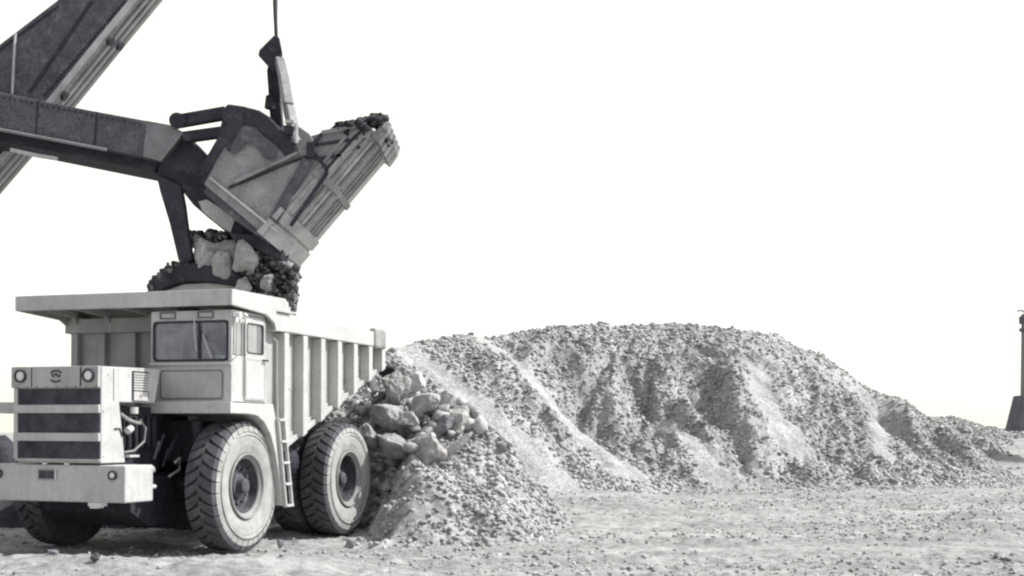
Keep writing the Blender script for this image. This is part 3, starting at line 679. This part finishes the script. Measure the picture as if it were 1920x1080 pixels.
# boom
bo = plate(MB(), [(520, -398), (560, -360), (528, -320), (245, 0), (95, 183), (-72, 365), (-480, 800), (-560, 760), (-420, 470), (0, 82), (105, 2), (470, -330)], 22.2, 22.85).build('boom', SHOVEL, shovel, bevel=.02)
m = plate(MB(), [(548, -350), (554, -344), (251, 0), (101, 186), (-60, 372), (-66, 366), (96, 184), (247, 0)], 22.14, 22.9)
m.build('boom_flange', DIP, bo)  # paler steel stands for sunlight on the underside flange
for off, Yp, r in ((-13, 22.08, .055), (13, 22.45, .035), (26, 22.66, .035), (38, 22.9, .045)):
    m = MB(); m.tube([P(262+off, 0, Yp), P(200+off, 75, Yp), P(110+off, 186, Yp), P(-50+off, 372, Yp)], r, 8); m.tube([P(545+off, -320, Yp), P(262+off, 0, Yp)], r, 8)
    m.build('lit_flange_rail', PIPE, bo)  # pale rails stand for the sunlit lines of the lower flange
for (a, b) in ((204, 75), (222, 84), (118, 178)):
    m = MB(); m.tube([P(a, b, 22.15), P(a+6, b+4, 22.15)], .09, 8); m.build('rail_clamp', SHOVEL_D, bo)
m = MB(); m.tube([P(29, 62, 22.12), P(26, 110, 22.12), P(23, 176, 22.12)], .022, 6); m.build('vertical_pipe', PIPE, bo)
m = MB()
c = P(493, -352, 22.75)
for yy in (-.42, .42):
    m.add([(c.x+.55*math.cos(2*PI*k/32), c.y+yy+s*.06, c.z+.55*math.sin(2*PI*k/32)) for s in (-1, 1) for k in range(32)], [list(range(32)), list(range(32, 64))]+[(k, (k+1) % 32, 32+(k+1) % 32, 32+k) for k in range(32)])
m.build('point_sheave', SHOVEL_D, bo)
m = MB()
for k in range(34):
    t = k/33
    for (a, b, c_, d_) in ((108, 12, -10, 100), (232, 4, 84, 178), (520, -300, 245, -12)):
        m.tube([P(a+(c_-a)*t, b+(d_-b)*t, 22.2), P(a+(c_-a)*t, b+(d_-b)*t, 22.175)], .02, 6)
m.build('rivet_row', SHOVEL_D, bo)
m = plate(MB(), [(168, 2), (176, 2), (60, 172), (52, 172)], 22.185, 22.1995); m.build('weld_seam', SHOVEL_D, bo)
# stick
st = plate(MB(), [(-420, 90), (0, 173), (160, 205), (318, 234), (345, 248), (302, 302), (150, 270), (0, 243), (-420, 165)], 20.75, 22.05).build('dipper_stick', SHOVEL, shovel, bevel=.015)
m = plate(MB(), [(275, 226), (318, 234), (345, 248), (302, 302), (268, 293)], 20.72, 20.748); m.build('end_plate', mat('pale_end_plate', (.2, .2, .2), .7, var=.25, vscale=3, fine=.3), st)
m = MB(); m.tube([P(-200, 205, 20.7), P(0, 243, 20.7), P(200, 281, 20.7)], .03, 6); m.build('stick_rail', mat('stick_rail_steel', (.2, .2, .2)), st)
m = MB(); m.tube([P(20, 281, 20.8), P(70, 292, 20.8), P(108, 298, 20.8)], .035, 6); m.build('stick_pipe', PIPE, st)
m = plate(MB(), [(-400, 170), (0, 246), (60, 256), (300, 304), (288, 322), (30, 270), (-400, 190)], 20.95, 21.95); m.build('stick_rack', SHOVEL_D, st)
for xa in (70, 180):
    m = plate(MB(), [(xa, 187+(xa-70)*.197), (xa+3, 188+(xa-70)*.197), (xa-2, 257+(xa-70)*.197), (xa-5, 256+(xa-70)*.197)], 20.735, 20.7495); m.build('weld_seam', SHOVEL_D, st)
m = MB()
for k in range(26):
    a = 8+k*10.2; m.tube([P(a, 183+(a-8)*.196, 20.75), P(a, 183+(a-8)*.196, 20.725)], .018, 6)
m.build('rivet_row', SHOVEL_D, st)
# yoke that joins stick and dipper
yk = plate(MB(), [(345, 247), (392, 298), (398, 318), (392, 334), (455, 382), (522, 436), (506, 468), (470, 452), (430, 440), (392, 410), (362, 384), (346, 364), (332, 342), (292, 330), (300, 300)], 20.9, 22.0).build('yoke', SHOVEL_D, shovel, bevel=.03)
m = plate(MB(), [(392, 334), (394, 331), (523, 434), (520, 438)], 20.36, 20.41); m.build('ledge', PIPE, yk)
m = plate(MB(), [(391, 334), (455, 384), (520, 438), (505, 458), (440, 412), (382, 362)], 20.50, 20.89); m.build('dark_band', SHOVEL, yk)
m = plate(MB(), [(372, 378), (388, 374), (410, 388), (440, 412), (432, 436), (405, 418), (380, 396)], 20.86, 20.899); m.build('lit_patch', DIPF, yk)  # paler plate stands for a sunlit patch on the yoke
for (a, b, c_, d_, w) in ((322, 230, 425, 212, .20), (345, 258, 432, 246, .17)):
    for Yb in (20.8, 22.1):
        m = MB(); m.beam(P(a, b, Yb), P(c_, d_, Yb), .18, w); m.build('pitch_brace', SHOVEL_D, shovel, bevel=.02)
for Yb in (20.75, 22.2):
    m = MB(); m.beam(P(432, 240, Yb-.3), P(384, 322, Yb-.3), .14, .16); m.build('back_bar', SHOVEL_D, shovel, bevel=.015)
m = MB(); m.tube([P(332, 226, 20.6), P(332, 226, 22.3)], .13, 14); m.build('brace_pin', SHOVEL_D, shovel)
m = plate(MB(), [(428, 436), (470, 440), (506, 424), (522, 446), (532, 472), (526, 486), (503, 478), (470, 462), (440, 452)], 20.6, 22.3); m.build('door_lip', SHOVEL_D, yk, bevel=.02)
# ---- dipper shell: s along its axis (door end -> lip), q across to the front
YC = 21.5; HW = 1.08; NF = YC-HW
SC = 1.0
def dq(s, q, y):
    px = 392+.648*s+.762*q; py = 332-.762*s+.645*q
    p = at(px, py, NF); return L((p.x, y, p.z))
M2 = NF/F
Rr = .40; qf = 189; qs = qf-Rr/M2     # front plate at qf px, corner radius
stations = [(-16, 2), (20, -6), (60, -22), (100, -42), (128, -40), (152, -15), (158, 40), (166, 84), (197, 106), (230, 132), (255, 152), (268, 168)]
m = MB(); rows = []
for (s, qb) in stations:
    row = []
    qb2 = min(qb, qs-2)
    for t in (0, .25, .5, .75, 1): row.append(dq(s, qb2+(qs-qb2)*t, NF))
    for i in range(1, 9):
        a = PI/2*i/8; row.append(dq(s, qs+Rr/M2*math.sin(a), NF+Rr*(1-math.cos(a))))
    for t in (.2, .4, .6, .8): row.append(dq(s, qf, NF+Rr+(2*HW-2*Rr)*t))
    for i in range(0, 8):
        a = PI/2*i/8; row.append(dq(s, qs+Rr/M2*math.cos(a), YC+HW-Rr+Rr*math.sin(a)))
    for t in (1, .75, .5, .25, 0): row.append(dq(s, qb2+(qs-qb2)*t, YC+HW))
    rows.append(row)
n = len(rows[0]); V = [p for r in rows for p in r]; Fs = []; 
for i in range(len(rows)-1):
    for k in range(n-1):
        m_ = 0 if (k < 4 or k > n-6) else 1
        Fs.append(((i*n+k, i*n+k+1, (i+1)*n+k+1, (i+1)*n+k), m_))
m.add(V, [f for f, _ in Fs]); m.m = [q for _, q in Fs]
dip = m.build('dipper', [DIP, DIPF], shovel, solid=.06)
# back plate
m = MB(); bp = []
for (s, qb) in stations[:5]: bp.append([dq(s, qb, NF), dq(s, qb, YC+HW)])
m.add([p for r in bp for p in r], [(2*i, 2*i+1, 2*i+3, 2*i+2) for i in range(len(bp)-1)]); m.build('back_plate', SHOVEL_D, dip, solid=.08)
# rounded dark hood of the back (yoke block, grime, and shade drawn as dark steel)
m = plate(MB(), [(412, 214), (426, 194), (455, 198), (486, 206), (505, 218), (528, 244), (552, 262), (560, 285), (535, 292), (515, 270), (496, 255), (478, 236), (458, 232), (440, 262), (428, 284), (415, 262), (424, 236)], NF-.06, NF+.15)
m.build('bail_bracket', SHOVEL_D, dip, bevel=.03)
m = plate(MB(), [(418, 204), (426, 194), (486, 206), (528, 244), (510, 262), (440, 240)], NF+.2, YC+HW-.1); m.build('back_beam', SHOVEL_D, dip, bevel=.03)
m = plate(MB(), [(455, 236), (478, 240), (500, 262), (520, 282), (515, 296), (495, 296), (478, 272), (460, 266), (450, 282), (436, 290), (430, 276), (440, 256)], NF-.045, NF-.031); m.build('grime_patch', SHOVEL, dip)
def band(s0, s1, name, mt, out, thick=None, qstart=None):
    m = MB(); rws = []
    for s in (s0, s1):
        row = []
        row.append(dq(s, (qs if qstart is None else qstart), NF-out))
        row.append(dq(s, qs, NF-out))
        o_ = out/M2
        for i in range(1, 9):
            a = PI/2*i/8; row.append(dq(s, qs+(Rr+out)/M2*math.sin(a), NF+Rr-(Rr+out)*math.cos(a)))
        for t in (.5, 1): row.append(dq(s, qf+o_, NF+Rr+(2*HW-2*Rr)*t))
        for i in range(1, 9):
            a = PI/2*i/8; row.append(dq(s, qs+(Rr+out)/M2*math.cos(a), YC+HW-Rr+(Rr+out)*math.sin(a)))
        rws.append(row)
    n = len(rws[0]); m.add(rws[0]+rws[1], [(k, k+1, n+k+1, n+k) for k in range(n-1)])
    return m.build(name, mt, dip, solid=.05)
band(-20, 14, 'collar', DIPF, .05, qstart=150); band(20, 44, 'collar', DIPF, .035, qstart=150); band(130, 142, 'wear_band', DIP, .04)
# longitudinal wear bars round the front
for j, a in enumerate((6, 24, 42, 58, 74, 88)):
    a = rad(a); m = MB(); pts = []
    oo = .05
    def bp_(s, a_): return dq(s, qs+(Rr+oo)/M2*math.sin(a_), NF+Rr-(Rr+oo)*math.cos(a_))
    s0, s1 = 46, (240+j*3)
    for s in (s0, 128): pass
    for (sa, sb) in ((46, 128), (146, s1)):
        w = .045; m.add([bp_(sa, a-w), bp_(sa, a+w), bp_(sb, a+w), bp_(sb, a-w)]+[dq(s, qs+(Rr-.01)/M2*math.sin(b), NF+Rr-(Rr-.01)*math.cos(b)) for s, b in ((sa, a-w*1.3), (sa, a+w*1.3), (sb, a+w*1.3), (sb, a-w*1.3))],
            [(0, 1, 2, 3), (0, 4, 5, 1), (1, 5, 6, 2), (2, 6, 7, 3), (3, 7, 4, 0)])
    m.build('wear_bar', DIPF if j % 2 else DIP, dip)
for j in range(4):
    y = NF+Rr+.12+j*.25; m = MB(); m.add([dq(s, q_, yy) for s in (46, 260) for (q_, yy) in ((qf-2, y), (qf+5, y), (qf+5, y+.08), (qf-2, y+.08))], [(0, 1, 2, 3), (4, 5, 6, 7), (0, 1, 5, 4), (1, 2, 6, 5), (2, 3, 7, 6), (3, 0, 4, 7)]); m.build('wear_bar', DIP, dip)
# side stiffeners and seams
def sbar(pts, w, mt, name, out=.05):
    m = MB()
    for a, b in zip(pts[:-1], pts[1:]): m.beam(P(*a, NF-out/2), P(*b, NF-out/2), out, w)
    return m.build(name, mt, dip)
sbar([(428, 352), (470, 336), (520, 314), (560, 298), (592, 288)], .035, SHOVEL_D, 'side_seam', .04)
sbar([(440, 342), (520, 305), (558, 287)], .05, DIP, 'side_stiffener', .08)
sbar([(590, 272), (655, 262)], .04, SHOVEL_D, 'side_seam', .04); sbar([(590, 298), (640, 291)], .04, SHOVEL_D, 'side_seam', .04)
sbar([(603, 250), (586, 274)], .05, SHOVEL_D, 'side_seam', .04); sbar([(612, 318), (666, 256), (684, 240)], .04, SHOVEL_D, 'side_seam', .04)
sbar([(583, 282), (600, 300), (613, 318), (612, 326), (545, 424)], .055, SHOVEL_D, 'side_seam', .05)
sbar([(578, 300), (512, 415)], .17, SHOVEL, 'side_stiffener', .05)
sbar([(583, 268), (583, 296)], .14, SHOVEL_D, 'pin_boss', .12)
sbar([(603, 249), (655, 240), (688, 234)], .06, DIP, 'lip_edge', .07)
for (a, b) in ((655, 268), (668, 258), (672, 276), (682, 250)): 
    m = MB(); m.tube([P(a, b, NF-.09), P(a, b, NF)], .035, 8); m.build('bolt', SHOVEL_D, dip)
for j in range(5):
    yy = NF+.25+j*.40; m = MB()
    m.add([dq(s, q_, y2) for s, dw, q0, q1 in ((255, .14, qf-12, qf+10), (284, .12, qf-10, qf+8), (300, .08, qf-8, qf+2)) for (q_, y2) in ((q0, yy-dw), (q1, yy-dw), (q1, yy+dw), (q0, yy+dw))],
          [(0, 1, 2, 3), (8, 9, 10, 11)]+[(a+i, a+(i+1) % 4, a+4+(i+1) % 4, a+4+i) for a in (0, 4) for i in range(4)])
    m.build('tooth', DIP, dip, bevel=.01)
# dipper door and arms
dr = plate(MB(), [(280, 546), (286, 532), (302, 515), (330, 500), (352, 492), (400, 498), (448, 512), (470, 540), (430, 534), (385, 528), (345, 528), (312, 538), (298, 548)], 20.75, 22.35).build('dipper_door', SHOVEL_D, shovel, bevel=.04)
m = plate(MB(), [(300, 549), (345, 533), (390, 531), (440, 536), (440, 552), (300, 556)], 20.9, 22.2); m.build('door_liner', PIPE, dr)
for Ya, Yb in ((20.78, 20.98), (22.1, 22.3)):
    m = plate(MB(), [(292, 326), (338, 348), (345, 385), (352, 440), (360, 486), (345, 498), (334, 488), (318, 420), (300, 360)], Ya, Yb); m.build('door_arm', SHOVEL_D, dr, bevel=.02)
# bail and rope
m = MB()
m.add([P(a, b, Yy) for Yy in (21.25, 21.7) for a, b in ((514, 66), (524, 70), (530, 100), (528, 128), (512, 136), (500, 122), (484, 104), (486, 94), (498, 82))], [list(range(9)), list(range(9, 18))]+[(i, (i+1) % 9, 9+(i+1) % 9, 9+i) for i in range(9)])
eq = m.build('padlock_block', SHOVEL_D, shovel, bevel=.02)
m = MB(); m.tube([P(516, -356, 21.5), P(515, 5, 21.5), P(518, 68, 21.5)], .032, 8); m.tube([P(520, -356, 21.65), P(518, 68, 21.6)], .02, 8); m.build('hoist_rope', ROPE, shovel)
m = MB(); m.beam(P(512, 128, 21.6), P(516, 190, 22.0), .2, .17); m.beam(P(516, 190, 22.0), P(521, 246, 22.3), .2, .2)
m.tube([P(506, 205, 21.95), P(509, 180, 21.95)], .1, 10); m.build('bail', SHOVEL_D, shovel, bevel=.02)
m = MB(); m.beam(P(524, 112, 21.3), P(532, 145, 21.0), .16, .13); m.beam(P(532, 145, 21.0), P(541, 200, 20.6), .16, .17); m.beam(P(541, 200, 20.6), P(556, 268, 20.4), .16, .15)
m.build('bail', DIP, shovel, bevel=.02)
m = MB(); m.tube([P(556, 232, 20.25), P(556, 268, 20.25)], .03, 6); m.beam(P(535, 228, 20.3), P(552, 229, 20.3), .1, .05); m.build('trip_link', PIPE, shovel)
m = plate(MB(), [(530, 234), (552, 236), (549, 252), (536, 252)], 20.3, 20.42); m.build('bail_pin', SHOVEL_D, shovel, bevel=.01)
m = plate(MB(), [(546, 262), (560, 236), (580, 250), (592, 270), (592, 290), (572, 296), (552, 284)], NF-.03, NF+.1); m.build('bail_lug', DIP, dip, bevel=.02)
# machine house, deck and crawlers (beyond the left edge of the photo)
m = MB(); m.box(-5.5, 2.4, -2.4, 2.6, 2.3, 6.3); m.box(-6.2, 2.9, -2.6, 2.8, 1.9, 2.29)
hs = m.build('machine_house', SHOVEL, shovel, bevel=.05)
m = MB(); m.box(1.2, 2.9, -2.7, -1.0, 6.31, 8.4); m.build('operator_cab', SHOVEL, hs, bevel=.04)
MB().box(2.905, 2.93, -2.5, -1.2, 7.1, 8.1).build('cab_window', GLASS, hs)
m = MB(); m.prism([(-2.6+inv.x*0, 0)]*0 or [(-4.2, .35), (-3.6, 0), (3.0, 0), (3.6, .35), (3.6, 1.0), (3.0, 1.35), (-3.6, 1.35), (-4.2, 1.0)], -2.9, -1.7, 'y'); m.build('crawler', SHOVEL_D, shovel, bevel=.05)
m = MB(); m.prism([(-4.2, .35), (-3.6, 0), (3.0, 0), (3.6, .35), (3.6, 1.0), (3.0, 1.35), (-3.6, 1.35), (-4.2, 1.0)], 1.9, 3.1, 'y'); m.build('crawler', SHOVEL_D, shovel, bevel=.05)
MB().box(-1.6, 1.4, -1.69, 1.89, .5, 1.89).build('carbody', SHOVEL_D, shovel, bevel=.04)
m = MB(); m.beam((-.5, -.7, 6.3), (-1.0, -.7, 10.3), .3, .3); m.beam((-.5, 1.5, 6.3), (-1.0, 1.5, 10.3), .3, .3); m.beam((-4.6, .4, 6.3), (-1.0, .4, 10.3), .3, .3); m.box(-1.2, -.8, -.9, 1.7, 10.2, 10.5); m.build('gantry', SHOVEL_D, shovel)
for yy in (-.3, .9):
    m = MB(); m.tube([(-1.0, yy+.1, 10.4), P(490, -380, 22.75)+Vector((0, (yy-.3)*.5, 0))], .04, 6); m.build('boom_suspension_rope', ROPE, shovel)

# ---- dirt on the lip
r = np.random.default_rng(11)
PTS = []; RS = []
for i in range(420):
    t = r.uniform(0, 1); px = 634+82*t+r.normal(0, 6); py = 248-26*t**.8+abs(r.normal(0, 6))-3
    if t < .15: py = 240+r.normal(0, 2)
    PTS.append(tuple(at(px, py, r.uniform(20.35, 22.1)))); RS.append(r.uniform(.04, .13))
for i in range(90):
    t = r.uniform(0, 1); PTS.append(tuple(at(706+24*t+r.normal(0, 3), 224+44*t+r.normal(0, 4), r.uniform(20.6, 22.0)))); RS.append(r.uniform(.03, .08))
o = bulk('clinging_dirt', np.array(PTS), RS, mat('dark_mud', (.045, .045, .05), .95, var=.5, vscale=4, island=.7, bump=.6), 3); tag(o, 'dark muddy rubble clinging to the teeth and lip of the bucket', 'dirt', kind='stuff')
# rubble pouring out of the dipper
PTS = []; RS = []
for i in range(3600):
    t = r.uniform(0, 1)
    cxx = 482+44*t; w = 56-26*t; px = cxx+r.uniform(-1, 1)*w*(1 if t < .85 else .5); py = 462+125*t+r.normal(0, 5)
    if px < 440 and py < 505: continue
    PTS.append(tuple(at(px, py, r.uniform(20.7, 22.2)))); RS.append(.02+.085*r.uniform(0, 1)**2.2)
for i in range(260):
    t = r.uniform(0, 1); PTS.append(tuple(at(552-6*t+r.normal(0, 5), 500+85*t, r.uniform(20.5, 21.2)))); RS.append(.02+.06*r.uniform(0, 1)**2)
for i in range(420):
    PTS.append(tuple(at(352+r.uniform(0, 80), 440+r.uniform(0, 18)+r.normal(0, 3), r.uniform(21, 22)))); RS.append(r.uniform(.04, .1))
for i in range(700):
    PTS.append(tuple(at(r.uniform(340, 440), r.uniform(490, 532)+r.normal(0, 3), r.uniform(21.0, 22.2)))); RS.append(.02+.07*r.uniform(0, 1)**2)
ARC = [(284, 540), (288, 528), (304, 512), (330, 499), (352, 492), (400, 497), (446, 511)]
for i in range(330):
    t = r.uniform(0, len(ARC)-1.001); k = int(t); f_ = t-k
    PTS.append(tuple(at(ARC[k][0]+(ARC[k+1][0]-ARC[k][0])*f_+r.normal(0, 2), ARC[k][1]+(ARC[k+1][1]-ARC[k][1])*f_+r.normal(1, 4), r.uniform(20.68, 22.3)))); RS.append(.02+.06*r.uniform(0, 1)**2)
o = bulk('falling_rubble', np.array(PTS), RS, mat('falling_rock_mix', (.15, .149, .15), .95, var=.5, vscale=3, bump=.8, bscale=12, fine=.3, island=.8), 4); tag(o, 'dark loose rubble pouring from the open bucket into the truck body', 'rubble', kind='stuff')
FB = [(385, 480, 20.9, (.36, .32, .31), 'pale lumpy rock nearest the open bucket door arm, leftmost of the falling blocks', ROCK),
      (422, 476, 20.8, (.36, .30, .29), 'grey rock in the middle of the row of falling blocks under the bucket', ROCK),
      (455, 482, 20.6, (.29, .28, .34), 'pale rounded rock falling just under the bucket rim, rightmost of the pale row', BOULD),
      (420, 500, 20.75, (.34, .22, .15), 'flat pale slab falling below the row of pale blocks', BOULD),
      (455, 538, 20.7, (.2, .2, .18), 'small grey rock falling lowest, just above the canopy', ROCK),
      (505, 530, 20.7, (.17, .18, .24), 'grey jagged rock falling at the right, above the canopy corner', ROCK)]
for i, (px, py, Y, sc, lab, m) in enumerate(FB):
    o = rock_mesh('falling_rock', sc, 420+i, m, 14, .11, 6); o.location = at(px, py, Y); o.rotation_euler = (i, .4*i, i*.7)
    tag(o, lab, 'rock', 'rocks falling from the bucket')
# load lying in the truck bed
def load_h(x, y):
    u = -(ca18*(x-OX)-sa18*(y-OY)); v = sa18*(x-OX)+ca18*(y-OY)
    return 2.6+.85*np.exp(-((u-1.7)/1.1)**2-((v-2.3)/1.3)**2)+.1*fbm(x*3, y*3, None, 3, 5)
X, Y = [], []
r = np.random.default_rng(21); PTS = []; RS = []
for i in range(3200):
    u = r.uniform(.12, 3.28); v = r.uniform(.95, 4.75)
    x = OX-ca18*u+sa18*v; y = OY+sa18*u+ca18*v
    z = float(load_h(np.array([x]), np.array([y]))[0]); z = min(z, 3.38) - r.uniform(0, .25)
    s = .05+.12*r.uniform(0, 1)**2; PTS.append((x, y, max(z, zb(v)+.2))); RS.append(s)
for i in range(70):
    u = r.uniform(-.06, .25); v = r.uniform(1.1, 1.7); PTS.append((OX-ca18*u+sa18*v, OY+sa18*u+ca18*v, 3.56+r.uniform(0, .22)*max(0, 1-(v-1.1)/.5))); RS.append(r.uniform(.03, .07))
o = bulk('truck_load', np.array(PTS), RS, ROCK, 6); tag(o, 'heaped rubble lying inside the dump body of the truck', 'rubble', kind='stuff')

# ================================================================== POST at the right edge
pb = at(1929, 803, 58)
post = empty('post', (pb.x, pb.y, pb.z-.12)); tag(post, 'tall thin post rising from a dark tapered block at the right edge', 'post')
m = MB(); w0, w1, h = .80, .52, 1.6
m.add([(a*w, b*w, z) for w, z in ((w0, 0), (w1, h)) for a, b in ((-1, -1), (1, -1), (1, 1), (-1, 1))], [(0, 1, 2, 3), (4, 5, 6, 7)]+[(i, (i+1) % 4, 4+(i+1) % 4, 4+i) for i in range(4)]); m.build('plinth', CONC, post, bevel=.04)
m = MB(); m.tube([(-.24, 0, 1.6), (-.24, 0, 5.3)], .14, 12, r1=.12); m.build('shaft', MAST, post)
m = MB(); m.box(-.42, 0, -.15, .15, 4.5, 4.65); m.box(-.42, 0, -.17, .17, 4.85, 5.2); m.build('clamp', CONC, post, bevel=.02)
m = MB(); m.tube([(-.55, 0, 5.42), (-.35, 0, 5.46), (-.1, 0, 5.3)], .04, 6); m.build('finial', CONC, post)

# ================================================================== LIGHT
EL = 47; AZ = 84.0
w = bpy.data.worlds.new('World'); S.world = w; w.use_nodes = True; n = w.node_tree.nodes; l = w.node_tree.links
bg = n['Background']; sky = n.new('ShaderNodeTexSky'); sky.sky_type = 'NISHITA'; sky.sun_disc = False
sky.sun_elevation = rad(EL); sky.sun_rotation = rad(AZ); sky.dust_density = 4; sky.air_density = 1.0; sky.altitude = 0
bw = n.new('ShaderNodeRGBToBW'); tint = n.new('ShaderNodeVectorMath'); tint.operation = 'SCALE'; tint.inputs[0].default_value = (.95, .975, 1.08)
tint2 = n.new('ShaderNodeVectorMath'); tint2.operation = 'SCALE'; tint2.inputs[0].default_value = (1.0, 1.0, .60); addv = n.new('ShaderNodeVectorMath'); addv.operation = 'ADD'
hz = n.new('ShaderNodeMath'); hz.operation = 'MULTIPLY_ADD'; hz.inputs[1].default_value = .45   # thin white overcast veil over the blue
l.new(sky.outputs[0], bw.inputs[0]); l.new(bw.outputs[0], hz.inputs[0]); l.new(hz.outputs[0], tint.inputs['Scale']); hz.inputs[2].default_value = 1.7
l.new(tint.outputs[0], addv.inputs[0]); l.new(tint2.outputs[0], addv.inputs[1]); l.new(addv.outputs[0], bg.inputs['Color'])
# the veil is thickest low in the north (ahead), thinner overhead and behind
tcw = n.new('ShaderNodeTexCoord'); sx = n.new('ShaderNodeSeparateXYZ'); l.new(tcw.outputs['Generated'], sx.inputs[0])
m1 = n.new('ShaderNodeMapRange'); m1.interpolation_type = 'SMOOTHSTEP'; m1.inputs['From Min'].default_value = .1; m1.inputs['From Max'].default_value = .85; m1.inputs['To Min'].default_value = 0; m1.inputs['To Max'].default_value = 2.2
l.new(sx.outputs['Y'], m1.inputs['Value'])
l.new(m1.outputs[0], tint2.inputs['Scale'])
bg.inputs['Strength'].default_value = .13
sun = bpy.data.lights.new('sun', 'SUN'); sun.energy = 2.7; sun.angle = rad(.6); sun.color = (1, .99, .965)
so = bpy.data.objects.new('sun', sun); COL.objects.link(so)
sd = Vector((math.sin(rad(AZ))*math.cos(rad(EL)), math.cos(rad(AZ))*math.cos(rad(EL)), math.sin(rad(EL))))
so.rotation_euler = sd.to_track_quat('Z', 'Y').to_euler(); so.location = (10, -5, 20)
S.view_settings.view_transform = 'Standard'; S.view_settings.look = 'None'; S.view_settings.gamma = 1; S.view_settings.exposure = 1.0
S.cycles.filter_width = 2.3
